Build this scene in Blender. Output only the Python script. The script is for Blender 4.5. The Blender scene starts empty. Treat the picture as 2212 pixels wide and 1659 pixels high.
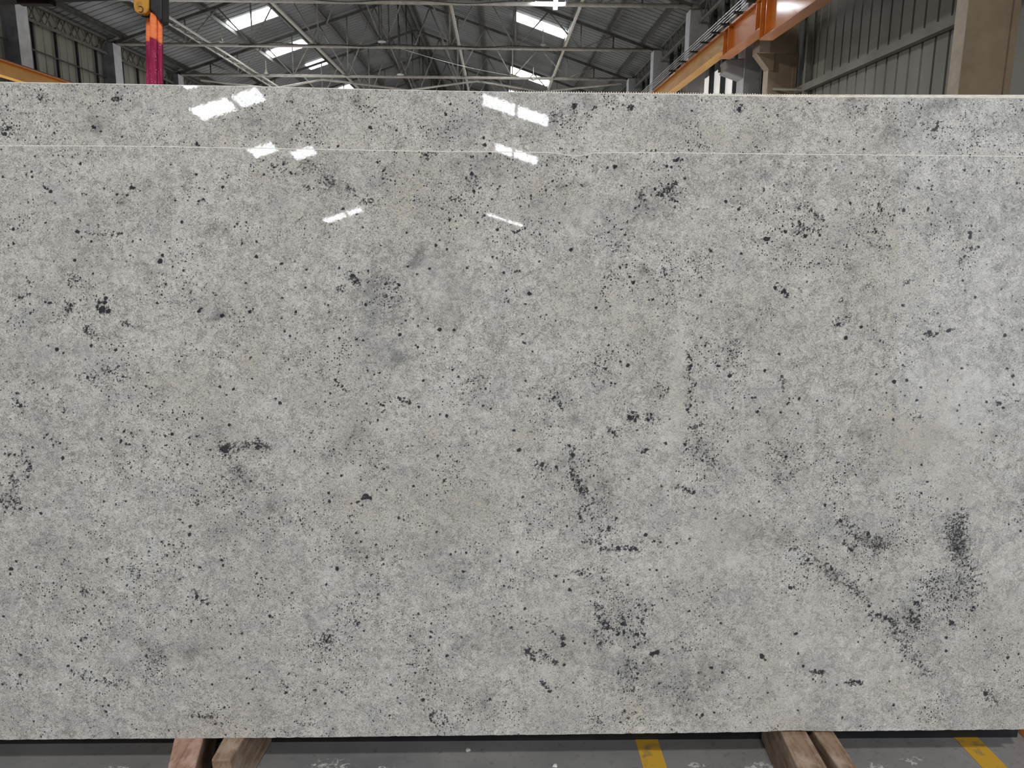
import bpy, bmesh, math, random
import numpy as np
from mathutils import Vector, Matrix

random.seed(7)
rng = np.random.default_rng(11)
sc = bpy.context.scene
COL = sc.collection

# ------------------------------------------------------------------ camera
CZ = 1.62                       # eye height
YAW, PITCH, ROLL = 1.2, 11.6, 0.4
FPX, PCX, PCY = 1661.0, 1106.0, 829.5


def cam_axes():
    y, p, r = (math.radians(a) for a in (YAW, PITCH, ROLL))
    fw = np.array([math.sin(y) * math.cos(p), math.cos(y) * math.cos(p), -math.sin(p)])
    rt = np.array([math.cos(y), -math.sin(y), 0.0])
    up = np.cross(rt, fw)
    return rt * math.cos(r) + up * math.sin(r), -rt * math.sin(r) + up * math.cos(r), fw


RT, UP, FW = cam_axes()
camd = bpy.data.cameras.new('camera')
cam = bpy.data.objects.new('camera', camd)
COL.objects.link(cam)
m = Matrix.Identity(4)
for i in range(3):
    m[i][0], m[i][1], m[i][2] = RT[i], UP[i], -FW[i]
m[2][3] = CZ
cam.matrix_world = m
camd.sensor_width = 36.0
camd.lens = FPX / 2212.0 * 36.0
camd.clip_end = 400
camd.clip_start = 0.05
sc.camera = cam

# ------------------------------------------------------------------ world, colour, lamps
w = bpy.data.worlds.new('world')
sc.world = w
w.use_nodes = True
w.node_tree.nodes['Background'].inputs[0].default_value = (0.75, 0.86, 1.0, 1)
w.node_tree.nodes['Background'].inputs[1].default_value = 1.0
sc.view_settings.view_transform = 'Standard'
sc.view_settings.look = 'None'
sc.view_settings.exposure = 0.0
sc.view_settings.gamma = 1.0
sc.view_settings.use_curve_mapping = False
sc.cycles.max_bounces = 5
sc.cycles.diffuse_bounces = 3
sc.cycles.glossy_bounces = 3
sc.cycles.transmission_bounces = 2
sc.cycles.caustics_reflective = False
sc.cycles.caustics_refractive = False


def area(name, loc, target, sx, sy, power, col=(1, 1, 1)):
    l = bpy.data.lights.new(name, 'AREA')
    l.shape = 'RECTANGLE'
    l.size, l.size_y, l.energy, l.color = sx, sy, power, col
    o = bpy.data.objects.new(name, l)
    COL.objects.link(o)
    o.location = loc
    d = Vector(target) - Vector(loc)
    o.rotation_euler = d.to_track_quat('-Z', 'Y').to_euler()
    return o


# high-bay lamps over the slab yard, behind the photographer
area('bay_and_fill_light', (-0.5, -4.75, 8.1), (0.0, 1.6, 0.9), 0.5, 0.35, 405, (1.0, 0.985, 0.95))
area('bay_and_fill_light', (0.6, -8.1, 8.1), (0.0, 1.6, 0.9), 0.5, 0.35, 320, (1.0, 0.985, 0.95))
area('bay_and_fill_light', (-4.3, 13.2, 8.1), (-4.0, 17.0, 0.0), 0.6, 0.4, 480, (1.0, 0.98, 0.95))  # fill lamp added ahead of the slabs to brighten the column faces
# soft fill added left and right behind the photographer, as if from open gates
area('rear_side_fill', (-14.0, -7.0, 3.2), (0.0, 1.5, 1.4), 9.0, 5.5, 130, (0.92, 0.96, 1.0))
area('rear_side_fill', (5.9, -1.2, 3.0), (0.0, 2.0, 1.2), 3.0, 4.0, 55, (0.92, 0.96, 1.0))
# unseen fill added low along both far walls, lifting the dim roof and trusses
area('far_hall_fill', (-14.3, 40.0, 2.4), (0.0, 40.0, 6.0), 44.0, 3.6, 1350, (0.95, 0.98, 1.0))
area('far_hall_fill', (5.7, 34.0, 2.2), (-6.0, 34.0, 5.4), 36.0, 3.2, 720, (1.0, 0.98, 0.95))


# ------------------------------------------------------------------ helpers
def ray(x, y):
    return FW + RT * (x - PCX) / FPX - UP * (y - PCY) / FPX


def at_y(x, y, Y):
    d = ray(x, y)
    return d * (Y / d[1]) + np.array([0, 0, CZ])


def at_z(x, y, Z):
    d = ray(x, y)
    return d * ((Z - CZ) / d[2]) + np.array([0, 0, CZ])


def at_x(x, y, X):
    d = ray(x, y)
    return d * (X / d[0]) + np.array([0, 0, CZ])


def proj(P):
    Q = P - np.array([0, 0, CZ])
    z = Q @ FW
    return PCX + FPX * (Q @ RT) / z, PCY - FPX * (Q @ UP) / z


class MB:
    """collects shapes into one mesh"""

    def __init__(s):
        s.v, s.f = [], []

    def add(s, vs, fs):
        n = len(s.v)
        s.v += [tuple(float(c) for c in p) for p in vs]
        s.f += [tuple(n + i for i in q) for q in fs]
        return s

    def box(s, a, b):
        x0, y0, z0 = a
        x1, y1, z1 = b
        vs = [(x0, y0, z0), (x1, y0, z0), (x1, y1, z0), (x0, y1, z0), (x0, y0, z1), (x1, y0, z1), (x1, y1, z1), (x0, y1, z1)]
        return s.add(vs, [(0, 3, 2, 1), (4, 5, 6, 7), (0, 1, 5, 4), (1, 2, 6, 5), (2, 3, 7, 6), (3, 0, 4, 7)])

    def hexa(s, bottom, top):
        return s.add(list(bottom) + list(top), [(0, 3, 2, 1), (4, 5, 6, 7), (0, 1, 5, 4), (1, 2, 6, 5), (2, 3, 7, 6), (3, 0, 4, 7)])

    def bar(s, p, q, w, h=None, up=(0, 0, 1)):
        """rectangular bar from p to q"""
        h = h or w
        p, q = Vector(p), Vector(q)
        d = (q - p).normalized()
        u = Vector(up)
        if abs(d.dot(u)) > 0.98:
            u = Vector((0, 1, 0))
        sdir = d.cross(u).normalized() * (w / 2)
        udir = sdir.normalized().cross(d).normalized() * (h / 2)
        vs = []
        for c in (p, q):
            for a, b in ((-1, -1), (1, -1), (1, 1), (-1, 1)):
                vs.append(c + sdir * a + udir * b)
        return s.add(vs, [(0, 3, 2, 1), (4, 5, 6, 7), (0, 1, 5, 4), (1, 2, 6, 5), (2, 3, 7, 6), (3, 0, 4, 7)])

    def tube(s, pts, r, n=10, cap=True):
        pts = [Vector(p) for p in pts]
        rs = r if isinstance(r, (list, tuple)) else [r] * len(pts)
        rings, u = [], None
        for i, p in enumerate(pts):
            a = pts[max(i - 1, 0)]
            b = pts[min(i + 1, len(pts) - 1)]
            d = (b - a).normalized()
            if u is None:
                u = d.orthogonal().normalized()
            else:
                u = (u - d * u.dot(d)).normalized()
            v = d.cross(u)
            rings.append([p + (u * math.cos(2 * math.pi * k / n) + v * math.sin(2 * math.pi * k / n)) * rs[i] for k in range(n)])
        vs = [p for rg in rings for p in rg]
        fs = [(i * n + k, i * n + (k + 1) % n, (i + 1) * n + (k + 1) % n, (i + 1) * n + k) for i in range(len(rings) - 1) for k in range(n)]
        if cap:
            fs += [tuple(range(n))[::-1], tuple((len(rings) - 1) * n + k for k in range(n))]
        return s.add(vs, fs)

    def lathe(s, c, prof, n=20):
        """profile [(r, z)] about the vertical through c"""
        vs = [(c[0] + r * math.cos(2 * math.pi * k / n), c[1] + r * math.sin(2 * math.pi * k / n), c[2] + z) for r, z in prof for k in range(n)]
        fs = [(i * n + k, i * n + (k + 1) % n, (i + 1) * n + (k + 1) % n, (i + 1) * n + k) for i in range(len(prof) - 1) for k in range(n)]
        fs += [tuple(range(n))[::-1], tuple((len(prof) - 1) * n + k for k in range(n))]
        return s.add(vs, fs)

    def prism(s, pts, d):
        """closed outline swept by vector d"""
        n = len(pts)
        d = Vector(d)
        vs = [Vector(p) for p in pts] + [Vector(p) + d for p in pts]
        fs = [tuple(range(n))[::-1], tuple(range(n, 2 * n))] + [(i, (i + 1) % n, n + (i + 1) % n, n + i) for i in range(n)]
        return s.add(vs, fs)

    def build(s, name, mat, parent=None, smooth=False, bevel=0.0):
        me = bpy.data.meshes.new(name)
        org = Vector((0, 0, 0))
        if parent is None and s.v:
            a = np.array(s.v)
            org = Vector(((a[:, 0].min() + a[:, 0].max()) / 2, (a[:, 1].min() + a[:, 1].max()) / 2, a[:, 2].min()))
        elif parent is not None:
            q = parent
            while q is not None:
                org = org + q.location
                q = q.parent
        me.from_pydata([tuple(Vector(p) - org) for p in s.v], [], s.f)
        me.update()
        b = bmesh.new()
        b.from_mesh(me)
        bmesh.ops.recalc_face_normals(b, faces=b.faces)
        b.to_mesh(me)
        b.free()
        if smooth:
            me.polygons.foreach_set('use_smooth', [True] * len(me.polygons))
        me.materials.append(mat)
        o = bpy.data.objects.new(name, me)
        COL.objects.link(o)
        if parent is None:
            o.location = org
        else:
            o.parent = parent
        if bevel:
            md = o.modifiers.new('bevel', 'BEVEL')
            md.width, md.segments, md.limit_method = bevel, 2, 'ANGLE'
        return o


def tag(o, label, cat, group=None):
    o['label'], o['category'] = label, cat
    if group:
        o['group'] = group
    return o


def thing(name, loc, label, cat, group=None):
    o = bpy.data.objects.new(name, None)
    COL.objects.link(o)
    o.location = Vector([float(c) for c in loc])
    o.empty_display_size = 0.1
    return tag(o, label, cat, group)


def structure(o):
    o['kind'] = 'structure'
    return o


# ------------------------------------------------------------------ materials
def new_mat(name):
    mt = bpy.data.materials.new(name)
    mt.use_nodes = True
    nt = mt.node_tree
    return mt, nt, nt.nodes['Principled BSDF']


def N(nt, kind, **kw):
    n = nt.nodes.new(kind)
    for k, v in kw.items():
        setattr(n, k, v)
    return n


def val(nt, node_or_val, sock):
    if isinstance(node_or_val, (int, float)):
        sock.default_value = node_or_val
    else:
        nt.links.new(node_or_val, sock)


def math_n(nt, op, a, b=None, c=None, clamp=False):
    n = N(nt, 'ShaderNodeMath', operation=op)
    n.use_clamp = clamp
    val(nt, a, n.inputs[0])
    if b is not None:
        val(nt, b, n.inputs[1])
    if c is not None:
        val(nt, c, n.inputs[2])
    return n.outputs[0]


def ramp(nt, v, lo, hi, a=0.0, b=1.0):
    n = N(nt, 'ShaderNodeMapRange')
    n.clamp = True
    val(nt, v, n.inputs[0])
    for i, x in enumerate((lo, hi, a, b)):
        val(nt, x, n.inputs[i + 1])
    return n.outputs[0]


def mix(nt, f, a, b):
    n = N(nt, 'ShaderNodeMix', data_type='RGBA')
    val(nt, f, n.inputs[0])
    for s, x in ((n.inputs[6], a), (n.inputs[7], b)):
        if isinstance(x, tuple):
            s.default_value = (*x, 1)
        else:
            nt.links.new(x, s)
    return n.outputs[2]


def noise(nt, vec, scale, detail=2.0, rough=0.5, dist=0.0):
    n = N(nt, 'ShaderNodeTexNoise')
    n.inputs['Scale'].default_value = scale
    n.inputs['Detail'].default_value = detail
    n.inputs['Roughness'].default_value = rough
    n.inputs['Distortion'].default_value = dist
    nt.links.new(vec, n.inputs['Vector'])
    return n.outputs['Fac']


def mapped(nt, scale=(1, 1, 1), loc=(0, 0, 0), rot=(0, 0, 0), world=True):
    if world:
        src = N(nt, 'ShaderNodeNewGeometry').outputs['Position']
    else:
        src = N(nt, 'ShaderNodeTexCoord').outputs['Object']
    mp = N(nt, 'ShaderNodeMapping')
    mp.inputs['Scale'].default_value = scale
    mp.inputs['Location'].default_value = loc
    mp.inputs['Rotation'].default_value = rot
    nt.links.new(src, mp.inputs['Vector'])
    return mp.outputs[0]


def worn(name, c1, c2, rough=0.6, metal=0.0, scale=3.0, detail=5, stretch=(1, 1, 1), lo=0.35, hi=0.65, bump=0.0, coat=0.0):
    mt, nt, p = new_mat(name)
    v = mapped(nt, stretch)
    f = ramp(nt, noise(nt, v, scale, detail, 0.6), lo, hi)
    nt.links.new(mix(nt, f, c1, c2), p.inputs['Base Color'])
    p.inputs['Roughness'].default_value = rough
    p.inputs['Metallic'].default_value = metal
    if coat:
        p.inputs['Coat Weight'].default_value = coat
        p.inputs['Coat Roughness'].default_value = 0.12
    if bump:
        b = N(nt, 'ShaderNodeBump')
        b.inputs['Strength'].default_value = bump
        b.inputs['Distance'].default_value = 0.01
        nt.links.new(noise(nt, v, scale * 8, 4, 0.6), b.inputs['Height'])
        nt.links.new(b.outputs[0], p.inputs['Normal'])
    return mt


def emit(name, col, strength):
    mt, nt, p = new_mat(name)
    p.inputs['Base Color'].default_value = (*col, 1)
    p.inputs['Emission Color'].default_value = (*col, 1)
    p.inputs['Emission Strength'].default_value = strength
    return mt


M = {}
M['roof'] = worn('roof_sheet_paint', (0.18, 0.18, 0.178), (0.235, 0.235, 0.23), 0.55, 0.2, 0.7)
M['sheet_left'] = worn('left_wall_sheet', (0.26, 0.255, 0.21), (0.37, 0.365, 0.31), 0.6, 0.0, 0.9, stretch=(1, 1, 0.25))
M['sheet_right'] = worn('right_wall_sheet', (0.25, 0.24, 0.205), (0.33, 0.318, 0.275), 0.5, 0.1, 0.9, stretch=(1, 1, 0.25))
M['steel'] = worn('grey_beige_steel', (0.36, 0.335, 0.285), (0.52, 0.485, 0.42), 0.5, 0.1, 6.0)
M['steel_dark'] = worn('dark_steel', (0.05, 0.046, 0.04), (0.10, 0.093, 0.082), 0.6, 0.1, 4.0)
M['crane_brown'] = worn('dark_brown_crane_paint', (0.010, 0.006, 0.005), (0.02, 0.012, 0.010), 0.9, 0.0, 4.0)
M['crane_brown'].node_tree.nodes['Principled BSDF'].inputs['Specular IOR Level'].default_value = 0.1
M['steel_light'] = worn('pale_painted_steel', (0.5, 0.46, 0.39), (0.62, 0.58, 0.5), 0.45, 0.0, 5.0)
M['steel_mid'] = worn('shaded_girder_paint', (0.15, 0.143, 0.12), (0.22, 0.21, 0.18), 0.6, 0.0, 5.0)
M['steel_web'] = worn('truss_web_paint', (0.19, 0.178, 0.152), (0.29, 0.27, 0.23), 0.6, 0.0, 5.0)
M['black'] = worn('black_paint', (0.008, 0.009, 0.012), (0.02, 0.02, 0.024), 0.5, 0.0, 9.0)
M['concrete'] = worn('grey_painted_concrete', (0.105, 0.105, 0.115), (0.16, 0.16, 0.17), 0.8, 0.0, 3.0, 8, bump=0.3)
M['concrete_r'] = worn('grey_plaster_concrete', (0.30, 0.29, 0.295), (0.42, 0.41, 0.415), 0.8, 0.0, 2.5, 9, lo=0.3, hi=0.7, bump=0.5)
M['white_face'] = worn('white_paint', (0.62, 0.62, 0.64), (0.78, 0.78, 0.79), 0.7, 0.0, 4.0, 8, bump=0.2)
M['cream'] = worn('cream_paint_shade_tone', (0.31, 0.235, 0.155), (0.43, 0.34, 0.235), 0.6, 0.0, 3.0, 8, lo=0.3, hi=0.75)  # darker copy of the cream paint, shade of the viewer-facing side put into colour
M['cream_lit'] = worn('cream_paint_lit_tone', (0.55, 0.46, 0.36), (0.68, 0.58, 0.47), 0.6, 0.0, 5.0, 8)  # lit copy of the same cream paint, for the faces towards the hall
M['orange'] = worn('glossy_orange_paint', (0.56, 0.145, 0.008), (0.70, 0.215, 0.018), 0.42, 0.0, 2.5, 6, stretch=(1, 0.4, 1), coat=0.35)
M['amber'] = worn('amber_yellow_paint', (0.72, 0.32, 0.045), (0.86, 0.45, 0.08), 0.4, 0.0, 3.0, 6, stretch=(1, 0.4, 1))
M['orange_flat'] = worn('orange_rack_paint', (0.72, 0.22, 0.05), (0.85, 0.3, 0.08), 0.5, 0.0, 9.0)
M['yellow_line'] = worn('worn_yellow_floor_paint', (0.30, 0.22, 0.09), (0.64, 0.37, 0.04), 0.6, 0.0, 16.0, 9, lo=0.34, hi=0.46)
M['galv'] = worn('galvanised_bar', (0.45, 0.45, 0.42), (0.6, 0.6, 0.57), 0.35, 0.6, 8.0)
M['hook_yellow'] = worn('chipped_yellow_hook_paint', (0.22, 0.10, 0.012), (0.55, 0.26, 0.03), 0.45, 0.0, 45.0, 8, lo=0.25, hi=0.5)
M['sling_orange'] = worn('orange_webbing', (0.92, 0.2, 0.06), (1.0, 0.3, 0.12), 0.85, 0.0, 60.0, stretch=(1, 1, 3))
M['skylight'] = emit('daylit_translucent_sheet', (0.93, 0.97, 1.0), 19.0)
M['strip'] = emit('daylit_strip_window', (1.0, 0.97, 0.93), 0.55)
M['lamp'] = emit('lit_lamp_face', (0.85, 0.9, 1.0), 60.0)

# maroon webbing with pale stitch flecks
mt, nt, p = new_mat('maroon_webbing')
v = mapped(nt, (1, 1, 1))
vo = N(nt, 'ShaderNodeTexVoronoi')
vo.inputs['Scale'].default_value = 1.0
nt.links.new(mapped(nt, (260, 260, 170)), vo.inputs['Vector'])
fl = math_n(nt, 'MULTIPLY', math_n(nt, 'LESS_THAN', vo.outputs['Distance'], 0.28), ramp(nt, noise(nt, mapped(nt, (90, 90, 14)), 1.0, 2), 0.5, 0.6))
base = mix(nt, ramp(nt, noise(nt, mapped(nt, (150, 150, 6)), 1.0, 3), 0.35, 0.65), (0.22, 0.006, 0.045), (0.42, 0.02, 0.1))
nt.links.new(mix(nt, fl, base, (0.75, 0.3, 0.4)), p.inputs['Base Color'])
p.inputs['Roughness'].default_value = 0.85
M['maroon'] = mt

# rough sawn timber
mt, nt, p = new_mat('sawn_timber')
v = mapped(nt, (60, 5, 60), world=False)
g = noise(nt, v, 1.0, 6, 0.65, 0.6)
d = noise(nt, mapped(nt, (14, 9, 14), world=False), 1.0, 5, 0.6)
c = mix(nt, ramp(nt, g, 0.35, 0.65), (0.17, 0.105, 0.065), (0.36, 0.25, 0.17))
c = mix(nt, ramp(nt, d, 0.5, 0.68), c, (0.44, 0.34, 0.27))
nt.links.new(c, p.inputs['Base Color'])
p.inputs['Roughness'].default_value = 0.85
b = N(nt, 'ShaderNodeBump')
b.inputs['Strength'].default_value = 0.5
b.inputs['Distance'].default_value = 0.003
nt.links.new(g, b.inputs['Height'])
nt.links.new(b.outputs[0], p.inputs['Normal'])
M['timber'] = mt
mt2 = mt.copy()
mt2.name = 'sawn_timber_pink'
M['timber_pink'] = mt2
for n_ in mt2.node_tree.nodes:
    if n_.bl_idname == 'ShaderNodeMix':
        for s_ in (n_.inputs[6], n_.inputs[7]):
            if not s_.is_linked:
                r_, g_, b_, _ = s_.default_value
                s_.default_value = (min(1, r_ * 1.45), g_ * 1.28, b_ * 1.38, 1)

# floor: worn smooth concrete with white slurry stains
mt, nt, p = new_mat('stained_concrete_floor')
v = mapped(nt)
a = ramp(nt, noise(nt, v, 2.2, 8, 0.62), 0.3, 0.7)
c = mix(nt, a, (0.175, 0.175, 0.18), (0.31, 0.305, 0.30))
c = mix(nt, ramp(nt, noise(nt, v, 38, 6, 0.7), 0.56, 0.72), c, (0.14, 0.14, 0.145))
stains = None
for (sx, sy, rx, ry) in ((-1.15, 2.07, .07, .03), (-0.50, 2.08, .10, .045), (-0.33, 2.06, .08, .03), (0.82, 2.05, .10, .05), (1.17, 2.055, .05, .035), (1.3, 2.08, .05, .03), (0.62, 2.07, .05, .02)):
    mp = N(nt, 'ShaderNodeMapping')
    mp.vector_type = 'POINT'
    mp.inputs['Location'].default_value = (-sx / rx, -sy / ry, 0)
    mp.inputs['Scale'].default_value = (1 / rx, 1 / ry, 0)
    nt.links.new(N(nt, 'ShaderNodeNewGeometry').outputs['Position'], mp.inputs['Vector'])
    ln = N(nt, 'ShaderNodeVectorMath', operation='LENGTH')
    nt.links.new(mp.outputs[0], ln.inputs[0])
    e = ramp(nt, ln.outputs['Value'], 0.4, 1.2, 0.17, -0.1)
    stains = e if stains is None else math_n(nt, 'MAXIMUM', stains, e)
sn = noise(nt, v, 60, 8, 0.72, 0.8)
c = mix(nt, ramp(nt, math_n(nt, 'ADD', sn, stains), 0.64, 0.74), c, (0.66, 0.66, 0.65))
nt.links.new(c, p.inputs['Base Color'])
nt.links.new(ramp(nt, a, 0, 1, 0.3, 0.5), p.inputs['Roughness'])
M['floor'] = mt

# sawn white stone edge
M['edge'] = worn('pale_sawn_stone_edge', (0.60, 0.585, 0.54), (0.80, 0.785, 0.74), 0.8, 0.0, 60.0, 6)
M['resin'] = worn('cream_resin_net', (0.62, 0.56, 0.45), (0.82, 0.76, 0.66), 0.6, 0.0, 50.0, 6)

# grey-white speckled granite, polished. Vertex data carries where clouds, warm tints and crystal clusters lie
PXM = 0.00132      # metres that one reference pixel spans on the front slab


def granite(name, seed, bump=0.35):
    mt, nt, p = new_mat(name)
    k = 1.0 / PXM
    off = (seed * 37.1, seed * 11.7, seed * 5.3)
    v = mapped(nt, (k, k * 0.0, k), off, world=False)
    at = N(nt, 'ShaderNodeAttribute', attribute_name='pattern')
    sp = N(nt, 'ShaderNodeSeparateColor')
    nt.links.new(at.outputs['Color'], sp.inputs[0])
    cloud, warm, dens = sp.outputs
    grain = at.outputs['Alpha']
    sdf = N(nt, 'ShaderNodeAttribute', attribute_name='crystal').outputs['Fac']

    n_big = noise(nt, v, 1 / 90.0, 3, 0.6, 0.3)
    n_med = noise(nt, v, 1 / 17.0, 3, 0.62, 0.8)
    n_fine = noise(nt, v, 1 / 3.1, 2, 0.7, 0.5)
    # body colour
    body = mix(nt, ramp(nt, n_med, 0.33, 0.68), (0.378, 0.361, 0.338), (0.645, 0.620, 0.585))
    body = mix(nt, ramp(nt, n_fine, 0.50, 0.64, 0.0, 0.7), body, (0.825, 0.80, 0.762))
    # warm and cool drifts
    body = mix(nt, math_n(nt, 'MULTIPLY', warm, ramp(nt, n_med, 0.4, 0.62)), body, (0.47, 0.415, 0.325))
    body = mix(nt, ramp(nt, n_big, 0.50, 0.66, 0.0, 0.35), body, (0.40, 0.405, 0.41))
    body = mix(nt, ramp(nt, n_big, 0.47, 0.34, 0.0, 0.35), body, (0.68, 0.68, 0.665))
    # smoky grey clouds
    body = mix(nt, math_n(nt, 'MULTIPLY', cloud, ramp(nt, n_med, 0.25, 0.7, 1.0, 0.5)), body, (0.125, 0.13, 0.125))
    # short dark grains, densest where the stone is granular
    g1 = noise(nt, v, 1 / 2.1, 2, 0.6, 1.4)
    thr = math_n(nt, 'MULTIPLY_ADD', n_med, -0.12, 0.488)
    gr = ramp(nt, math_n(nt, 'SUBTRACT', thr, g1), -0.05, 0.05)
    gr = math_n(nt, 'MULTIPLY', gr, grain)
    body = mix(nt, math_n(nt, 'MULTIPLY', gr, 0.82), body, (0.075, 0.075, 0.068))
    # small black specks
    for cell, rad, amt in ((5.0, 0.32, 0.52), (9.5, 0.22, 0.36)):
        vo = N(nt, 'ShaderNodeTexVoronoi')
        vo.inputs['Scale'].default_value = 1 / cell
        nt.links.new(v, vo.inputs['Vector'])
        sc_ = N(nt, 'ShaderNodeSeparateColor')
        nt.links.new(vo.outputs['Color'], sc_.inputs[0])
        r_ = math_n(nt, 'MULTIPLY', ramp(nt, math_n(nt, 'SUBTRACT', math_n(nt, 'MULTIPLY', dens, amt * 2), sc_.outputs[0]), 0.0, 0.25, 0.0, 1.0), rad)
        dd = math_n(nt, 'ADD', vo.outputs['Distance'], math_n(nt, 'MULTIPLY_ADD', n_fine, 0.8, -0.4))
        mk = ramp(nt, math_n(nt, 'SUBTRACT', r_, dd), -0.03, 0.10)
        body = mix(nt, mk, body, (0.028, 0.028, 0.032))
    # listed crystals
    sd = math_n(nt, 'ADD', sdf, math_n(nt, 'MULTIPLY_ADD', n_fine, 4.0, -2.0))
    body = mix(nt, ramp(nt, sd, -0.3, 1.0, 0.95, 0.0), body, (0.022, 0.022, 0.028))
    nt.links.new(body, p.inputs['Base Color'])
    p.inputs['Roughness'].default_value = 0.02
    p.inputs['IOR'].default_value = 1.5
    b = N(nt, 'ShaderNodeBump')
    b.inputs['Strength'].default_value = 1.0
    b.inputs['Distance'].default_value = bump * 0.00002
    nt.links.new(noise(nt, v, 1 / 6.0, 1, 0.5), b.inputs['Height'])
    nt.links.new(b.outputs[0], p.inputs['Normal'])
    return mt


# ------------------------------------------------------------------ hall shell
XL, XR = -14.9, 6.75          # sheet walls
CL, CR = -14.42, 6.0           # inner faces of the columns
XC = -4.3
HW = 10.3
H_CH = 6.67 + CZ              # bottom chord height
H_R = 10.15 + CZ              # ridge
SL = (H_R - 6.75 - CZ) / HW
Y0, Y1 = -52.0, 92.0


def roof_z(x):
    return H_R - SL * abs(x - XC)


MB().box((XL - 3, Y0, -0.2), (XR + 3, Y1, 0.0)).build('floor', M['floor'])
structure(bpy.data.objects['floor'])

# roof: two slopes of trapezoid sheeting, one mesh; skylight openings are separate windows just under it
b = MB()
pitch = 0.40
for side in (-1, 1):
    xe = XL - 0.5 if side < 0 else XR + 0.5
    n = int((Y1 - Y0) / pitch)
    prof = []
    for i in range(n):
        y = Y0 + i * pitch
        prof += [(y, 0.0), (y + pitch - 0.075, 0.0), (y + pitch - 0.06, 0.05), (y + pitch - 0.015, 0.05)]
    vs, fs = [], []
    for (y, dz) in prof:
        vs += [(XC, y, roof_z(XC) + 0.16 + dz), (xe, y, roof_z(xe) + 0.16 + dz)]
    for i in range(len(prof) - 1):
        fs.append((2 * i, 2 * i + 1, 2 * i + 3, 2 * i + 2))
    b.add(vs, fs)
structure(b.build('ceiling', M['roof']))


def sheet_wall(name, x, y0, y1, z0, z1, mat, inward, pitch=0.38, d=0.045):
    b = MB()
    prof = []
    y = y0
    while y < y1:
        prof += [(y, 0), (y + pitch * 0.84, 0), (y + pitch * 0.88, -d), (y + pitch * 0.96, -d)]
        y += pitch
    vs, fs = [], []
    for (yy, dx) in prof:
        vs += [(x + dx * inward, yy, z0), (x + dx * inward, yy, z1)]
    for i in range(len(prof) - 1):
        fs.append((2 * i, 2 * i + 2, 2 * i + 3, 2 * i + 1))
    b.add(vs, fs)
    return structure(b.build(name, mat))


sheet_wall('wall_left', XL, -3.0, Y1, 0, 8.6, M['sheet_left'], 1, 0.46)
sheet_wall('wall_left_rear', XL, Y0, -12.0, 0, 8.6, M['sheet_left'], 1, 0.46)
sheet_wall('wall_right', XR, -1.5, Y1, 0, 8.6, M['sheet_right'], -1)
sheet_wall('wall_right_rear', XR, Y0, -9.0, 0, 8.6, M['sheet_right'], -1)
structure(MB().box((XL, Y1 - 1, 0), (XR, Y1 - 0.8, 12.2)).build('wall_far', M['concrete_r']))
structure(MB().box((XL, Y0 + 0.8, 0), (XR, Y0 + 1, 12.2)).build('wall_rear', M['concrete']))

# skylights
k = 0
for x0, x1, ys in ((-11.05, -9.15, (33.95, 39.5, 43.75, 51.4, 57.8)), (0.76, 2.86, (34.1, 45.1, 52.6, 58.6)),
                   (-10.5, -8.25, (-23.65, -43.9)), (-0.5, 1.82, (-18.0, -24.1)), (-10.25, -9.3, (-29.0,)), (-9.0, -8.1, (-30.9,)), (-0.05, 1.75, (-29.7,)), (-10.0, -8.9, (-21.0,)), (-0.65, 1.65, (-45.3,))):
    for i, y in enumerate(ys):
        L_ = 1.2
        if y == 39.5:
            L_ = 1.05
        if y == 45.1:
            L_ = 1.7
        if y == -45.3:
            L_ = 0.7
        xa, xb = x0, x1
        if y == 43.75:
            xa, xb = -10.2, -9.2
        b = MB()
        b.add([(xa, y, roof_z(xa) + 0.118), (xb, y, roof_z(xb) + 0.118), (xb, y + L_, roof_z(xb) + 0.118), (xa, y + L_, roof_z(xa) + 0.118),
               (xa, y, roof_z(xa) + 0.13), (xb, y, roof_z(xb) + 0.13), (xb, y + L_, roof_z(xb) + 0.13), (xa, y + L_, roof_z(xa) + 0.13)],
              [(0, 3, 2, 1), (4, 5, 6, 7), (0, 1, 5, 4), (1, 2, 6, 5), (2, 3, 7, 6), (3, 0, 4, 7)])
        k += 1
        structure(b.build('window_%d' % k, M['skylight']))
# pale strip window low on the right wall, between the columns
k += 1
structure(MB().box((XR - 0.07, 20.4, 5.1), (XR - 0.05, 33.0, 6.3)).build('window_%d' % k, M['strip']))

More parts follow.
